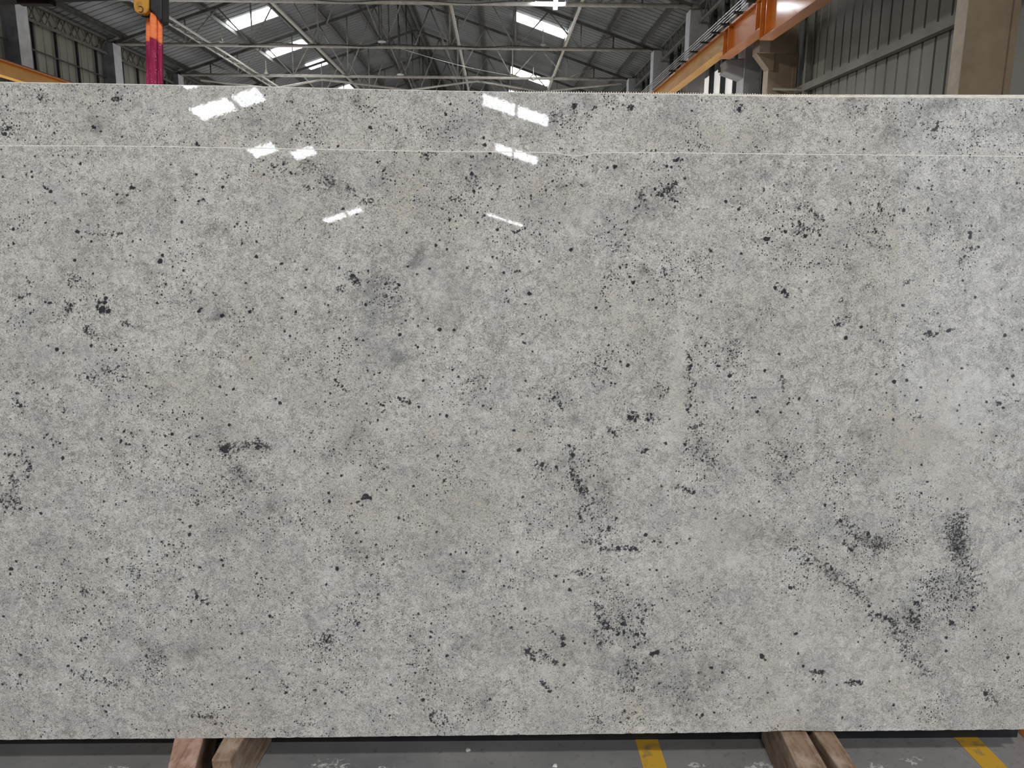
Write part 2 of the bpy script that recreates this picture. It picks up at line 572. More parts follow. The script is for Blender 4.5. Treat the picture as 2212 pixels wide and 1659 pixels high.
# ------------------------------------------------------------------ roof steel
TR_Y = [25.4 + 6.03 * i for i in range(8)]
places = ['nearest to the slabs', 'second from the slabs', 'third from the slabs', 'fourth from the slabs', 'fifth from the slabs', 'sixth from the slabs', 'seventh from the slabs', 'farthest of all from the slabs']
for ti, y in enumerate(TR_Y):
    lab = 'grey steel roof truss across the hall, %s' % places[ti]
    t = thing('roof_truss', (XC, y, H_CH), lab, 'roof truss', 'roof trusses across the hall')
    MB().tube([(CL - 0.2, y, H_CH), (CR + 0.2, y, H_CH)], 0.062, 12).build('bottom_chord', M['steel'], t, True)
    for s in (-1, 1):
        xe = XC + s * HW
        MB().bar((XC, y, H_R - 0.08), (xe, y, roof_z(xe) - 0.08), 0.10, 0.12, (0, 1, 0)).build('top_chord', M['steel_dark'], t)
    nodes = [XC + 2.5 * j for j in range(-3, 4)]
    r = 0.030
    for xn in nodes:
        if abs(xn - XC) > 0.1:
            MB().tube([(xn, y, H_CH), (xn, y, roof_z(xn) - 0.1)], r, 8).build('web_post', M['steel_web'], t, True)
        else:
            for dx in (-0.18, 0.18):
                MB().tube([(xn + dx, y, H_CH), (xn + dx, y, roof_z(xn + dx) - 0.1)], 0.03, 8).build('king_post', M['steel_dark'], t, True)
        for s in (-1.25, 1.25):
            xm = xn + s
            MB().tube([(xn, y, H_CH), (xm, y, roof_z(xm) - 0.1)], r, 8).build('web_diagonal', M['steel_web'], t, True)
    for s in (-1, 1):
        xm = XC + s * 8.75
        MB().tube([(xm, y, H_CH), (xm, y, roof_z(xm) - 0.1)], r, 8).build('web_post', M['steel_dark'], t, True)

# purlins under the roof sheets
PXS = {-1: [0.25, 1.9, 3.4, 4.80, 6.82, 8.4, 9.9], 1: [0.25, 1.9, 3.5, 4.98, 7.24, 8.6, 9.9]}
words_p = ['ridge', 'second', 'third', 'fourth', 'fifth', 'sixth', 'eave']
for s in (-1, 1):
    for j, dx in enumerate(PXS[s]):
        x = XC + s * dx
        o = MB().bar((x, Y0 + 2, roof_z(x) + 0.03), (x, Y1 - 2, roof_z(x) + 0.03), 0.09, 0.13).build('roof_purlin', M['steel_dark'])
        tag(o, 'dark steel purlin under the %s roof slope, %s' % ('left' if s < 0 else 'right',
            'beside the ridge' if j == 0 else ('along the eave above the wall' if j == 6 else '%s one down from the ridge' % words_p[j])), 'purlin', 'purlins under the roof sheets')

# longitudinal lattice ties at bottom-chord level
for x, wd, lab in ((-10.95, 0.05, 'pale tie beam running lengthwise from the sling towards the far left'),
                   (-7.0, 0.11, 'grey tie beam running lengthwise just right of the left skylights'),
                   (-1.45, 0.08, 'pale tie beam running lengthwise, left of the right skylights'),
                   (2.6, 0.08, 'pale tie beam running lengthwise past the right ends of the right skylights')):
    t = thing('tie_beam', (x, 19.5, H_CH), lab, 'tie beam', 'lengthwise roof tie beams')
    y_a, y_b = 19.5, 80.0
    MB().bar((x, y_a, H_CH + 0.09), (x, y_b, H_CH + 0.09), wd, 0.06).build('upper_rail', M['steel_light'] if x != -7.0 else M['steel'], t)
    if x == -10.95:
        MB().bar((x - 0.3, y_a, H_CH + 0.05), (x - 0.3, y_b, H_CH + 0.05), 0.05, 0.05).build('lower_rail', M['steel'], t)
        b = MB()
        y = y_a
        flip = 0
        while y < 50:
            b.bar((x - 0.3 * flip, y, H_CH + 0.07), (x - 0.3 * (1 - flip), y + 0.5, H_CH + 0.07), 0.03)
            flip = 1 - flip
            y += 0.5
        b.build('lacing', M['steel_mid'], t)

# level zigzag bracing behind the third truss
yc, ym = TR_Y[2], 40.2
zz = [(-13.75, yc + .6), (-11.0, ym), (-8.0, yc + .1), (-4.35, ym), (-0.95, yc + .1), (2.25, ym), (5.8, yc + .3)]
tb = thing('roof_brace', (XC, yc, H_CH - 0.13), 'zigzag of pale brace pipes lying level behind the third truss', 'brace')
for i in range(len(zz) - 1):
    a, c = zz[i], zz[i + 1]
    MB().tube([(a[0], a[1], H_CH - 0.13), (c[0], c[1], H_CH - 0.13)], 0.05, 10).build('brace_pipe', M['steel_light'] if i < 2 else M['steel'], tb, smooth=True)

# slack wire strung across below the second truss
p0, p1 = at_y(840, 97, TR_Y[1] - 0.02), at_y(1120, 166, TR_Y[2] - 0.02)
pts = [p0 + (p1 - p0) * q + np.array([0, 0, -0.12 * math.sin(math.pi * q)]) for q in np.linspace(0, 1, 12)]
tag(MB().tube(pts, 0.012, 6).build('slack_wire', M['galv'], smooth=True), 'thin slack wire sloping right below the second truss', 'wire')
# cable drooping along the bottom chord of the second truss
pts = [(x, TR_Y[1] - 0.09, H_CH + 0.03 + 0.05 * math.sin(x * 2.1) * math.cos(x * 0.7)) for x in np.linspace(-9.8, 2.0, 60)]
tag(MB().tube(pts, 0.016, 6).build('power_cable', M['steel_dark'], smooth=True), 'dark power cable draped along the bottom chord of the second truss', 'cable')
pts = [(x, TR_Y[0] - 0.09, H_CH + 0.02 + 0.05 * math.sin(x * 1.7)) for x in np.linspace(-6, 0.5, 50)]
tag(MB().tube(pts, 0.014, 6).build('power_cable', M['steel_dark'], smooth=True), 'dark power cable along the bottom chord of the nearest truss', 'cable')

# small lamps on the bottom chords
lamps = [((478, 90), 31.43, 'up', 'small pale lamp fitting on the second truss, left of the upper left skylight'),
         ((575, 159), 37.46, 'up', 'small pale lamp fitting on the third truss at the left'),
         ((1173, 97), 31.43, 'up', 'small pale lamp fitting on the second truss below the right skylight'),
         ((1152, 173), 37.46, 'up', 'small pale lamp fitting against the lower right skylight'),
         ((825, 90), 31.43, 'down', 'small round lamp under the second truss near the hall centre'),
         ((865, 161), 37.46, 'down', 'small round lamp under the third truss near the hall centre')]
for (px_, py_), y, kind, lab in lamps:
    c = at_y(px_, py_, y - 0.13)
    t = thing('bay_lamp', c, lab, 'lamp', 'small lamp fittings on the trusses')
    if kind == 'up':
        MB().tube([c + (0, 0, 0.05), c + (0, 0, 0.55)], 0.018, 8).build('hanger_rod', M['steel_light'], t, True)
        MB().lathe(c, [(0.018, 0.16), (0.04, 0.12), (0.055, 0.05), (0.12, 0.0), (0.04, -0.03)], 16).build('lamp_body', M['steel_light'], t, True)
    else:
        MB().tube([c + (0, 0, 0.0), c + (0, 0, 2.1)], 0.02, 8).build('hanger_rod', M['steel_dark'], t, True)
        MB().lathe(c, [(0.04, 0.06), (0.12, 0.03), (0.16, 0.0), (0.15, -0.03), (0.02, -0.04)], 16).build('lamp_body', M['white_face'], t, True)

c = at_y(1200, 9, TR_Y[0] - 0.1)
t = thing('floodlight', c, 'glaring lit floodlight on the nearest truss above the right skylight', 'lamp')
MB().tube([c + (-0.62, 0, 0.03), c + (0.30, 0, 0.02)], 0.035, 12).build('lamp_tube', M['lamp'], t, True)
MB().box(c + (-0.06, -0.06, -0.14), c + (0.06, 0.06, 0.12)).build('housing', M['lamp'], t)
MB().box(c + (0.3, -0.05, -0.06), c + (0.36, 0.05, 0.10)).build('bracket', M['galv'], t)

# ------------------------------------------------------------------ columns
order = ['nearest', 'second', 'third', 'fourth', 'fifth', 'sixth']
for i in range(5):
    y = TR_Y[i] - 0.0
    h = H_CH - 0.03
    t = thing('concrete_column', (CL - 0.3, y, 0), 'grey concrete column with a white inner face on the left wall, %s in view' % order[i], 'column', 'concrete columns along the left wall')
    MB().box((CL - 0.55, y - 0.3, 0), (CL - 0.012, y + 0.3, h)).build('shaft', M['concrete'], t)
    MB().box((CL - 0.012, y - 0.3, 0), (CL, y + 0.3, h)).build('painted_face', M['white_face'], t)
for i, y in enumerate([20.0, 25.9, 31.6, 37.3, 43.0]):
    h = H_CH - 0.03
    t = thing('concrete_column', (CR + 0.3, y, 0), ['grey concrete column with a rounded corbel under the right crane beam',
              'grey column with a bright white edge, just left of the right crane beam', 'grey column with a white edge, second left of the right crane beam',
              'small distant grey column at the far right end of the trusses', 'farthest grey column on the right wall'][i], 'column', 'concrete columns along the right wall')
    MB().box((CR + 0.012, y - 0.28, 0), (CR + 0.56, y + 0.28, h)).build('shaft', M['concrete_r'], t)
    MB().box((CR, y - 0.28, 0), (CR + 0.012, y + 0.28, h)).build('painted_face', M['white_face'], t)
    pr = [(CR + 0.012, y - 0.26, 5.64), (CR - 0.40, y - 0.26, 5.64), (CR - 0.47, y - 0.26, 5.58), (CR - 0.43, y - 0.26, 5.48), (CR - 0.42, y - 0.26, 5.42), (CR - 0.48, y - 0.26, 5.34), (CR + 0.012, y - 0.26, 5.18)]
    MB().prism(pr, (0, 0.5, 0)).build('corbel', M['concrete_r'], t, bevel=0.03)

# cream steel columns carrying the crane beam
for y, x0, w_, lab in ((9.72, 5.57, 0.60, 'cream steel column, shade coloured into its face, at the far right of the view'), (17.9, 5.98, 0.60, 'cream steel column, shade coloured into its face, with a bracket under the orange crane beam')):
    t = thing('steel_column', (x0 + w_ / 2, y, 0), lab, 'column', 'cream steel columns on the right')
    d_ = 0.23 if y < 12 else 0.32
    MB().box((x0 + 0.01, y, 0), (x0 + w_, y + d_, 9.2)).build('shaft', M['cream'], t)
    MB().box((x0, y, 0), (x0 + 0.01, y + d_, 9.2)).build('inner_flange', M['cream_lit'], t)
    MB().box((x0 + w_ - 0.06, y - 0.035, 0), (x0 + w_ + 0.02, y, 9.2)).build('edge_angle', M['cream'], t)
    if y < 12:
        MB().box((x0 + 0.02, y - 0.015, 3.05), (x0 + w_ - 0.07, y, 3.28)).build('stiffener_plate', M['cream'], t)
    else:
        z1 = at_y(1660, 72, y)[2]
        z2 = at_y(1660, 116, y)[2]
        z3 = at_y(1664, 152, y)[2]
        MB().box((x0 - 0.26, y - 0.12, z2), (x0 - 0.03, y + 0.35, z1)).build('bracket_box', M['cream_lit'], t)
        MB().box((x0 - 0.03, y - 0.12, z2), (x0 + w_ - 0.05, y - 0.03, z1)).build('bracket_plate', M['cream'], t)
        MB().prism([(x0 - 0.30, y - 0.06, z2), (x0 + 0.1, y - 0.06, z2), (x0 + 0.1, y - 0.06, z3), (x0, y - 0.06, z3)], (0, 0.3, 0)).build('gusset', M['cream'], t)

# black downpipe between the grey and the cream column
x_ = at_y(1652, 150, 18.6)[0]
tag(MB().box((x_ - 0.06, 18.6, 0), (x_ + 0.07, 18.75, 5.3)).build('downpipe', M['black']), 'black downpipe between the grey corbel column and the cream column', 'pipe')

# wall posts and rails
for i in range(4):
    for j in range(4):
        y = TR_Y[i] + 1.15 + 1.33 * j
        o = MB().box((XL + 0.05, y - 0.035, 0), (XL + 0.13, y + 0.035, 8.0)).build('wall_post', M['black'])
        tag(o, 'black left wall post, %s of four beyond the %s left column' % (['first', 'second', 'third', 'last'][j], order[i]), 'post', 'black posts on the left wall')
o = MB().bar((XL + 0.13, 8, 7.02), (XL + 0.13, 60, 7.02), 0.04, 0.045).build('wall_rail', M['steel_dark'])
tag(o, 'thin level wall rail crossing the black posts on the left wall', 'rail')
for i in range(4):
    for j in range(4):
        y = [20.0, 25.9, 31.6, 37.3][i] + 1.15 + 1.25 * j
        o = MB().box((XR - 0.22, y - 0.07, 0), (XR - 0.10, y + 0.07, 8.1)).build('wall_post', M['black'])
        tag(o, 'black right wall post, %s of four beyond the %s grey column' % (['first', 'second', 'third', 'last'][j], order[i]), 'post', 'black posts on the right wall')
# big sloping-looking rail on the near right wall
z_ = (at_x(1725, 195, XR - 0.12)[2] + at_x(2065, 40, XR - 0.12)[2]) / 2
o = MB().bar((XR - 0.12, 8.5, z_ - 0.02), (XR - 0.12, 19.0, z_ - 0.02), 0.12, 0.14).build('wall_rail', M['sheet_right'])
tag(o, 'broad grey-green wall rail between the two cream columns', 'rail')
pa, pb = at_y(1666, 188, 17.6), at_y(1748, 178, 16.4)
o = MB().tube([(6.1, 17.85, pa[2]), (XR - 0.06, 17.3, pb[2])], 0.028, 10).build('conduit', M['steel'], smooth=True)
tag(o, 'thin grey conduit crossing low in front of the bracketed cream column', 'pipe')
o = MB().tube([(CR - 0.03, 21.8, 5.7), (CR - 0.03, 21.8, 6.5), (CR + 0.03, 21.8, 6.65), (XR - 0.02, 21.8, 6.7)], 0.04, 10).build('conduit', M['steel_dark'], smooth=True)
tag(o, 'short dark conduit with an elbow above the conductor bars', 'pipe')
o = MB().bar((XR - 0.12, 17.35, 3), (XR - 0.12, 17.35, 8.4), 0.10, 0.10).build('wall_post', M['sheet_right'])
tag(o, 'grey-green wall post right beside the bracketed cream column', 'post')

# eave lattice girders
for side, x in ((-1, CL - 0.25), (1, CR + 0.3)):
    ys_ = TR_Y[:5] if side < 0 else [20.0, 25.9, 31.6, 37.3, 43.0]
    for i in range(4):
        ya, yb = ys_[i] + 0.3, ys_[i + 1] - 0.3
        zb, zt = H_CH - 0.42, H_CH + 0.10
        t = thing('eave_girder', (x, ya, zb), 'grey lattice eave girder on the %s wall between the %s and %s columns' % ('left' if side < 0 else 'right', order[i], order[i + 1]), 'girder', 'lattice girders along the eaves')
        for z, nm in ((zb, 'lower_rail'), (zt, 'upper_rail')):
            MB().bar((x, ya, z), (x, yb, z), 0.07, 0.075).build(nm, M['steel_mid'], t)
        b = MB()
        n = 12
        for q in range(n):
            y_a, y_b = ya + (yb - ya) * q / n, ya + (yb - ya) * (q + 1) / n
            z_a, z_b = (zt, zb) if q % 2 == 0 else (zb, zt)
            b.bar((x, y_a, z_a), (x, y_b, z_b), 0.03)
            b.bar((x - 0.2 * side * -1, y_a, z_a), (x - 0.2 * side * -1, y_b, z_b), 0.025)
        b.build('lacing', M['steel_mid'], t)

# ------------------------------------------------------------------ crane runway beams
XB = 5.3
zt = 6.02
t = thing('crane_beam', (XB, 20, 5.3), 'deep glossy orange crane runway beam rising to the upper right', 'crane beam')
b = MB()
b.box((XB - 0.12, 6.0, zt), (XB + 0.14, 34.0, zt + 0.05))
b.build('top_flange', M['orange'], t)
z3, z2_, z1_ = 5.28, 5.50, 5.66
ys3, ys2 = 16.15, 18.7
for nm, ya, yb, zb, mt_ in (('beam_web', 6.0, ys3, z3, M['orange']), ('beam_web', ys3, ys2 + 0.3, z2_, M['orange']), ('beam_web', ys2, 34.0, z1_, M['amber'])):
    MB().box((XB - 0.03, ya, zb), (XB + 0.03, yb, zt)).build(nm, mt_, t)
    MB().box((XB - 0.12, ya, zb - 0.03), (XB + 0.14, yb, zb)).build('bottom_flange', mt_, t)
for y, zb in ((ys3, z3), (ys3 - 0.32, z3), (ys3 + 0.28, z2_), (ys2, z2_), (ys2 - 0.35, z2_)):
    MB().box((XB - 0.13, y - 0.012, zb - 0.01), (XB - 0.03, y + 0.012, zt)).build('stiffener', M['orange'], t)
MB().box((XB - 0.03, 6.0, zt + 0.05), (XB + 0.05, 34.0, zt + 0.13)).build('rail', M['steel_dark'], t)
for j in range(4):
    x = XB - 0.20 - 0.0 * j
    z = zt + 0.10 + 0.055 * j
    x = XB - 0.16 - 0.012 * j
    o = MB().bar((x, 6.0, z), (x, 33.0, z), 0.02, 0.022).build('conductor_bar', M['galv'])
    tag(o, 'thin metal conductor bar above the right crane beam, %s of four from the top' % ['lowest', 'third', 'second', 'first'][j], 'conductor bar', 'conductor bars above the right crane beam')
for q, (px_, py_) in enumerate([(1627, 21), (1599, 47), (1570, 70), (1549, 91), (1525, 110), (1502, 132), (1478, 151), (1455, 170)]):
    pp = at_x(px_, py_, XB - 0.15)
    o = MB().box((XB - 0.30, pp[1] - 0.04, zt + 0.035), (XB + 0.10, pp[1] + 0.04, zt + 0.075)).build('bar_bracket', M['black'])
    tag(o, 'short black bracket under the conductor bars, number %s counted from the top right' % ['one', 'two', 'three', 'four', 'five', 'six', 'seven', 'eight'][q], 'bracket', 'brackets under the conductor bars')

XB2 = -13.6
ztl = 5.97
t = thing('crane_beam', (XB2, 20, 5.6), 'amber yellow crane runway beam with dark rail at the left edge', 'crane beam')
MB().box((XB2 - 0.12, 12, ztl - 0.045), (XB2 + 0.17, 45.0, ztl - 0.005)).build('top_flange', M['orange_flat'], t)
MB().box((XB2 - 0.03, 12, 5.58), (XB2 + 0.03, 45.0, ztl - 0.045)).build('beam_web', M['amber'], t)
MB().box((XB2 - 0.1, 12, 5.55), (XB2 + 0.14, 45.0, 5.58)).build('bottom_flange', M['amber'], t)
MB().box((XB2 - 0.04, 12, ztl - 0.005), (XB2 + 0.05, 45.0, ztl + 0.06)).build('rail', M['steel_dark'], t)

# crane bridge crossing above the frame, its left end just in view
t = thing('crane_bridge', (XB2, 19.6, 6.4), 'dark brown crane bridge girder along the top left edge', 'crane')
zb = at_y(0, 8.5, 19.6)[2]
MB().hexa([(XB2 - 0.3, 19.6, zb), (XB - 0.1, 16.2, zb), (XB - 0.1, 16.7, zb), (XB2 - 0.3, 20.1, zb)],
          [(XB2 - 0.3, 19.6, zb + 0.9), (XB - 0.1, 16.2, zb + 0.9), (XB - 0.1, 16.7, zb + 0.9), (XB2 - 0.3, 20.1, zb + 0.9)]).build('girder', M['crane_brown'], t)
pa = at_y(48, 12.5, 19.4)
pb = at_y(119, 12.5, 19.4)
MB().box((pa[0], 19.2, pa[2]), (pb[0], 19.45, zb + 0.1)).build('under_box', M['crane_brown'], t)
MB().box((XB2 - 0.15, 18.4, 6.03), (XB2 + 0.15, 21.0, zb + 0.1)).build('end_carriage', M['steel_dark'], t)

# ------------------------------------------------------------------ hook block and sling
YH = 3.2
def hk(x, y, dy=0.0):
    return at_y(x, y, YH + dy)


def hook_prism(pts, y0, y1):
    out = [hk(x, y) for x, y in pts]
    return MB().prism([(p_[0], YH + y0, p_[2]) for p_ in out], (0, y1 - y0, 0))


t = thing('hook_block', hk(325, 40), 'crane hook block, yellow cheek beside a black cheek, hanging top left', 'crane hook')
hook_prism([(296, -60), (331, -60), (330, 22), (328, 30), (322, 36), (308, 35), (300, 30), (297, 20)], -0.035, -0.005).build('yellow_cheek', M['hook_yellow'], t, bevel=0.005)
hook_prism([(299, -60), (332, -60), (332, 26), (326, 37), (306, 37), (299, 28)], -0.004, 0.03).build('back_cheek', M['black'], t, bevel=0.004)
hook_prism([(331, -60), (357, -60), (357, 45), (353, 52), (349, 45), (340, 32), (331, 26)], -0.03, 0.04).build('black_cheek', M['black'], t, bevel=0.005)
b = MB()
cc = hk(312.5, 25.5)
pts = []
for q in range(15):
    a_ = math.radians(120 - q * 18)
    pts.append((cc[0] + 0.0095 * math.cos(a_), YH - 0.036, cc[2] + 0.0105 * math.sin(a_)))
b.tube(pts, 0.0014, 6).build('stamped_hook_mark', M['black'], t, True)
for xx in (312, 344):
    p_ = hk(xx, -40)
    MB().tube([p_, (p_[0], YH, 6.6)], 0.006, 8).build('wire_rope', M['steel_dark'], t, True)


def sling_fold(lo, hi, ytop, ysplit_l, ysplit_r, depth, mat_o, mat_m, parent):
    """one flat leg of webbing, orange cuff above maroon sleeve"""
    nx, out = 7, []
    for (ya, yb, mt_, nm, wob) in (('t', 's', mat_o, 'orange_cuff', 0.0), ('s', 'b', mat_m, 'maroon_sleeve', 0.0015)):
        b = MB()
        rows = 12 if nm == 'orange_cuff' else 22
        vs = []
        for back in (0, 1):
            for r_ in range(rows + 1):
                f_ = r_ / rows
                for i in range(nx + 1):
                    u = i / nx
                    ys_ = ysplit_l + (ysplit_r - ysplit_l) * u
                    y_ = (ytop(u) + (ys_ - ytop(u)) * f_) if ya == 't' else (ys_ + (300 - ys_) * f_)
                    xl = lo(y_)
                    xr = hi(y_)
                    x_ = xl + (xr - xl) * u
                    p_ = hk(x_, y_)
                    rid = 0.004 * math.sin(u * math.pi) + wob * math.sin(u * 19 + y_ * 0.03)
                    vs.append((p_[0], YH + depth - rid + back * (0.008 + rid), p_[2]))
        n1 = (rows + 1) * (nx + 1)
        fs = []
        for r_ in range(rows):
            for i in range(nx):
                q = r_ * (nx + 1) + i
                fs.append((q, q + 1, q + nx + 2, q + nx + 1))
                fs.append((n1 + q, n1 + q + nx + 1, n1 + q + nx + 2, n1 + q + 1))
        for r_ in range(rows):
            for i in (0, nx):
                q = r_ * (nx + 1) + i
                fs.append((q, q + nx + 1, n1 + q + nx + 1, n1 + q))
        for i in range(nx):
            for q in (i, rows * (nx + 1) + i):
                fs.append((q, q + 1, n1 + q + 1, n1 + q))
        b.add(vs, fs)
        b.build(nm, mt_, parent, True)


ts = thing('lifting_sling', hk(332, 186), 'orange and maroon webbing lifting sling hanging from the crane hook behind the slab', 'sling')
sling_fold(lambda y: 312 + max(0, y - 90) * 0.008, lambda y: 327 + max(0, y - 80) * 0.0, lambda u: 34, 88, 90, 0.012, M['sling_orange'], M['maroon'], ts)
sling_fold(lambda y: 326.5 - max(0, y - 100) * 0.03, lambda y: 341.5, lambda u: 29 - 1 * u, 82, 88, -0.012, M['sling_orange'], M['maroon'], ts)
sling_fold(lambda y: 340.5, lambda y: 347 + min(4, max(0, y - 30) * 0.12) + max(0, y - 100) * 0.006, lambda u: 29 + 6 * u, 91, 96, -0.002, M['sling_orange'], M['maroon'], ts)

# ------------------------------------------------------------------ stone slabs
LEAN = math.radians(5.0)
SN = np.array([0.0, -math.cos(LEAN), math.sin(LEAN)])       # face normal, to the camera
SU = np.array([0.0, math.sin(LEAN), math.cos(LEAN)])        # up along the face
ZB = 0.155
P_BASE = np.array([0.0, 2.003, ZB])


def on_slab(x, y, off=0.0):
    d = ray(x, y)
    base = P_BASE - SN * off - np.array([0, 0, CZ])
    t_ = (SN @ base) / (SN @ d)
    return d * t_ + np.array([0, 0, CZ])


def slab_uv(x, y, off=0.0):
    p_ = on_slab(x, y, off)
    return p_[0], (p_ - (P_BASE - SN * off)) @ SU


# dark crystals picked out by eye: (tile origin x, y, zoom) then x, y, radius in that tile
DOTS = []


def tile(ox, oy, zoom, lst, rk=1.0):
    for i in range(0, len(lst), 3):
        DOTS.append((ox + lst[i] / zoom, oy + lst[i + 1] / zoom, lst[i + 2] / zoom * rk))


Z = 3.95
tile(0, 320, Z, [453, 62, 14, 614, 80, 17, 688, 134, 24, 535, 66, 9, 270, 202, 16, 224, 232, 12, 274, 246, 17, 232, 212, 10, 127, 272, 10, 300, 66, 14,
                 210, 150, 16, 370, 300, 12, 385, 335, 20, 405, 350, 18, 437, 372, 26, 372, 325, 14, 220, 378, 14, 545, 348, 14, 600, 218, 15, 892, 345, 18, 900, 315, 8,
                 698, 393, 14, 736, 396, 16, 640, 345, 10, 1000, 398, 20, 1085, 400, 22, 1120, 330, 22, 1140, 340, 22, 1110, 345, 14, 960, 434, 13, 865, 422, 8,
                 1003, 468, 14, 1495, 446, 19, 1428, 484, 12, 1345, 540, 14, 1380, 542, 12, 1402, 580, 10, 1545, 522, 8, 990, 550, 12, 1900, 332, 24, 1675, 225, 22, 1808, 153, 11,
                 1866, 170, 12, 2143, 458, 9, 1040, 460, 8, 390, 638, 16, 400, 618, 8, 408, 700, 14, 115, 690, 24, 165, 655, 14, 660, 710, 24, 645, 700, 12, 670, 725, 14,
                 745, 656, 14, 765, 660, 9, 812, 664, 9, 842, 674, 10, 762, 730, 13, 800, 736, 12, 838, 740, 14, 872, 740, 10, 968, 716, 15, 1040, 728, 17, 1012, 736, 10, 880, 768, 10,
                 960, 746, 14, 782, 797, 18, 918, 826, 13, 932, 863, 12, 1132, 797, 18, 1000, 790, 12, 870, 838, 9, 1044, 848, 9, 118, 815, 24, 408, 872, 12, 560, 876, 7, 2025, 648, 18, 2000, 668, 15,
                 2098, 634, 17, 2150, 682, 13, 2112, 708, 14, 2062, 788, 13, 2100, 770, 9, 2192, 800, 18, 1284, 652, 12, 1290, 664, 8, 1306, 700, 6, 1550, 630, 22, 1385, 915, 24, 1370, 965, 34, 1360, 890, 10, 1453, 889, 12,
                 2190, 930, 22, 957, 946, 12, 1073, 966, 16, 635, 956, 24, 463, 968, 13, 1242, 986, 8, 1565, 1045, 18, 1558, 1078, 10, 795, 1070, 18, 857, 1072, 10, 1040, 1070, 9, 1228, 1102, 8,
                 1618, 1147, 14, 1678, 1164, 12, 2098, 1152, 15, 1380, 1082, 12, 1247, 1252, 12, 1820, 1236, 14, 1835, 1260, 12, 1852, 1250, 12, 1728, 1280, 9, 1003, 1268, 9, 1340, 1322, 20,
                 905, 1278, 26, 893, 1312, 24, 850, 1318, 22, 830, 1355, 24, 870, 1370, 34, 925, 1392, 26, 860, 1390, 26, 385, 1315, 18, 418, 1322, 20, 260, 1408, 20, 285, 1385, 14, 600, 1340, 22,
                 1700, 1390, 26, 1718, 1368, 16, 2130, 1395, 24, 2160, 1372, 16, 2000, 1410, 14, 1714, 1478, 12, 2083, 1478, 13, 1755, 1530, 11, 1890, 1430, 30, 1985, 1380, 9, 470, 1216, 10, 590, 1168, 16, 600, 1196, 12])
tile(550, 320, Z, [1048, 120, 19, 1102, 192, 20, 1122, 218, 16, 473, 202, 12, 305, 202, 12, 220, 180, 12, 165, 165, 14, 1282, 36, 10, 1740, 130, 10, 1775, 18, 16, 1938, 14, 22, 1855, 222, 28, 1870, 365, 24, 1880, 275, 12,
                   2125, 373, 12, 1090, 345, 12, 1405, 440, 16, 1413, 458, 12, 754, 518, 22, 875, 560, 22, 922, 676, 16, 1758, 572, 20, 1960, 574, 20, 1970, 618, 12, 1958, 648, 12, 465, 322, 12, 646, 440, 10,
                   400, 597, 9, 433, 664, 10, 410, 628, 8, 593, 738, 13, 1052, 680, 12, 1513, 689, 12, 1545, 833, 22, 1660, 806, 12, 1075, 830, 15, 2140, 770, 11, 2070, 697, 20, 988, 890, 14, 17, 928, 24, 15, 800, 18, 232, 984, 22, 345, 968, 16,
                   180, 1018, 14, 178, 1047, 14, 443, 1038, 18, 134, 1016, 13, 1385, 1076, 17, 1490, 1030, 18, 2015, 1018, 15, 2122, 1064, 20, 1966, 1072, 12, 1812, 1020, 18, 2030, 930, 18, 435, 1192, 16, 850, 1090, 22, 885, 1062, 14,
                   1115, 1160, 18, 1147, 1182, 10, 1230, 1168, 22, 1218, 1192, 16, 947, 1334, 22, 2165, 1312, 16, 1168, 1275, 14, 1326, 1280, 12, 1320, 1350, 14, 1430, 1366, 12, 1105, 1345, 12, 780, 1446, 14, 330, 1482, 14, 764, 1518, 15,
                   808, 1549, 14, 1255, 1500, 14, 1292, 1470, 20, 1578, 1548, 28, 1535, 1526, 12, 1700, 1550, 22, 1240, 1590, 24, 1848, 1400, 14, 1786, 1600, 12, 302, 1603, 20, 255, 1565, 18, 365, 1573, 13, 252, 1634, 12, 870, 1630, 18, 925, 1640, 18, 2005, 1612, 12])
tile(1100, 320, Z, [742, 48, 14, 756, 74, 12, 663, 76, 18, 838, 167, 20, 900, 155, 28, 714, 150, 13, 796, 182, 10, 520, 105, 10, 55, 252, 18, 955, 320, 16, 1130, 247, 12, 1340, 155, 20, 1312, 176, 10, 1430, 100, 22, 1482, 96, 14, 1510, 86, 12,
                    1500, 258, 20, 1508, 302, 12, 1508, 348, 10, 980, 458, 13, 1416, 449, 16, 1440, 454, 14, 1242, 348, 22, 1530, 388, 10, 1850, 455, 24, 1890, 442, 12, 1902, 456, 11, 1915, 412, 14, 1955, 522, 24, 1935, 608, 16, 1975, 345, 18, 855, 618, 14, 745, 748, 17, 1010, 628, 16,
                    1018, 784, 12, 1016, 838, 16, 1070, 758, 12, 200, 662, 12, 45, 730, 14, 525, 868, 28, 430, 640, 16, 470, 843, 9, 1560, 606, 14, 1700, 660, 12, 1706, 862, 10, 2200, 778, 34, 1980, 900, 20, 1995, 950, 14, 65, 1048, 15, 90, 1048, 14, 376, 1022, 11, 366, 1062, 10,
                    812, 1098, 16, 1028, 1098, 20, 980, 1118, 12, 1060, 1148, 26, 945, 1016, 18, 997, 1018, 16, 1178, 997, 10, 404, 1190, 11, 1632, 1255, 20, 828, 1307, 14, 1032, 1302, 13, 792, 1222, 14, 170, 1240, 30, 1222, 1292, 18, 1492, 1340, 12, 1725, 1312, 16, 138, 1330, 16,
                    315, 1422, 15, 397, 1474, 14, 740, 1360, 20, 2150, 1530, 12, 1638, 1615, 18, 1150, 1636, 12, 818, 1536, 14, 1315, 1478, 14, 1598, 1460, 12])
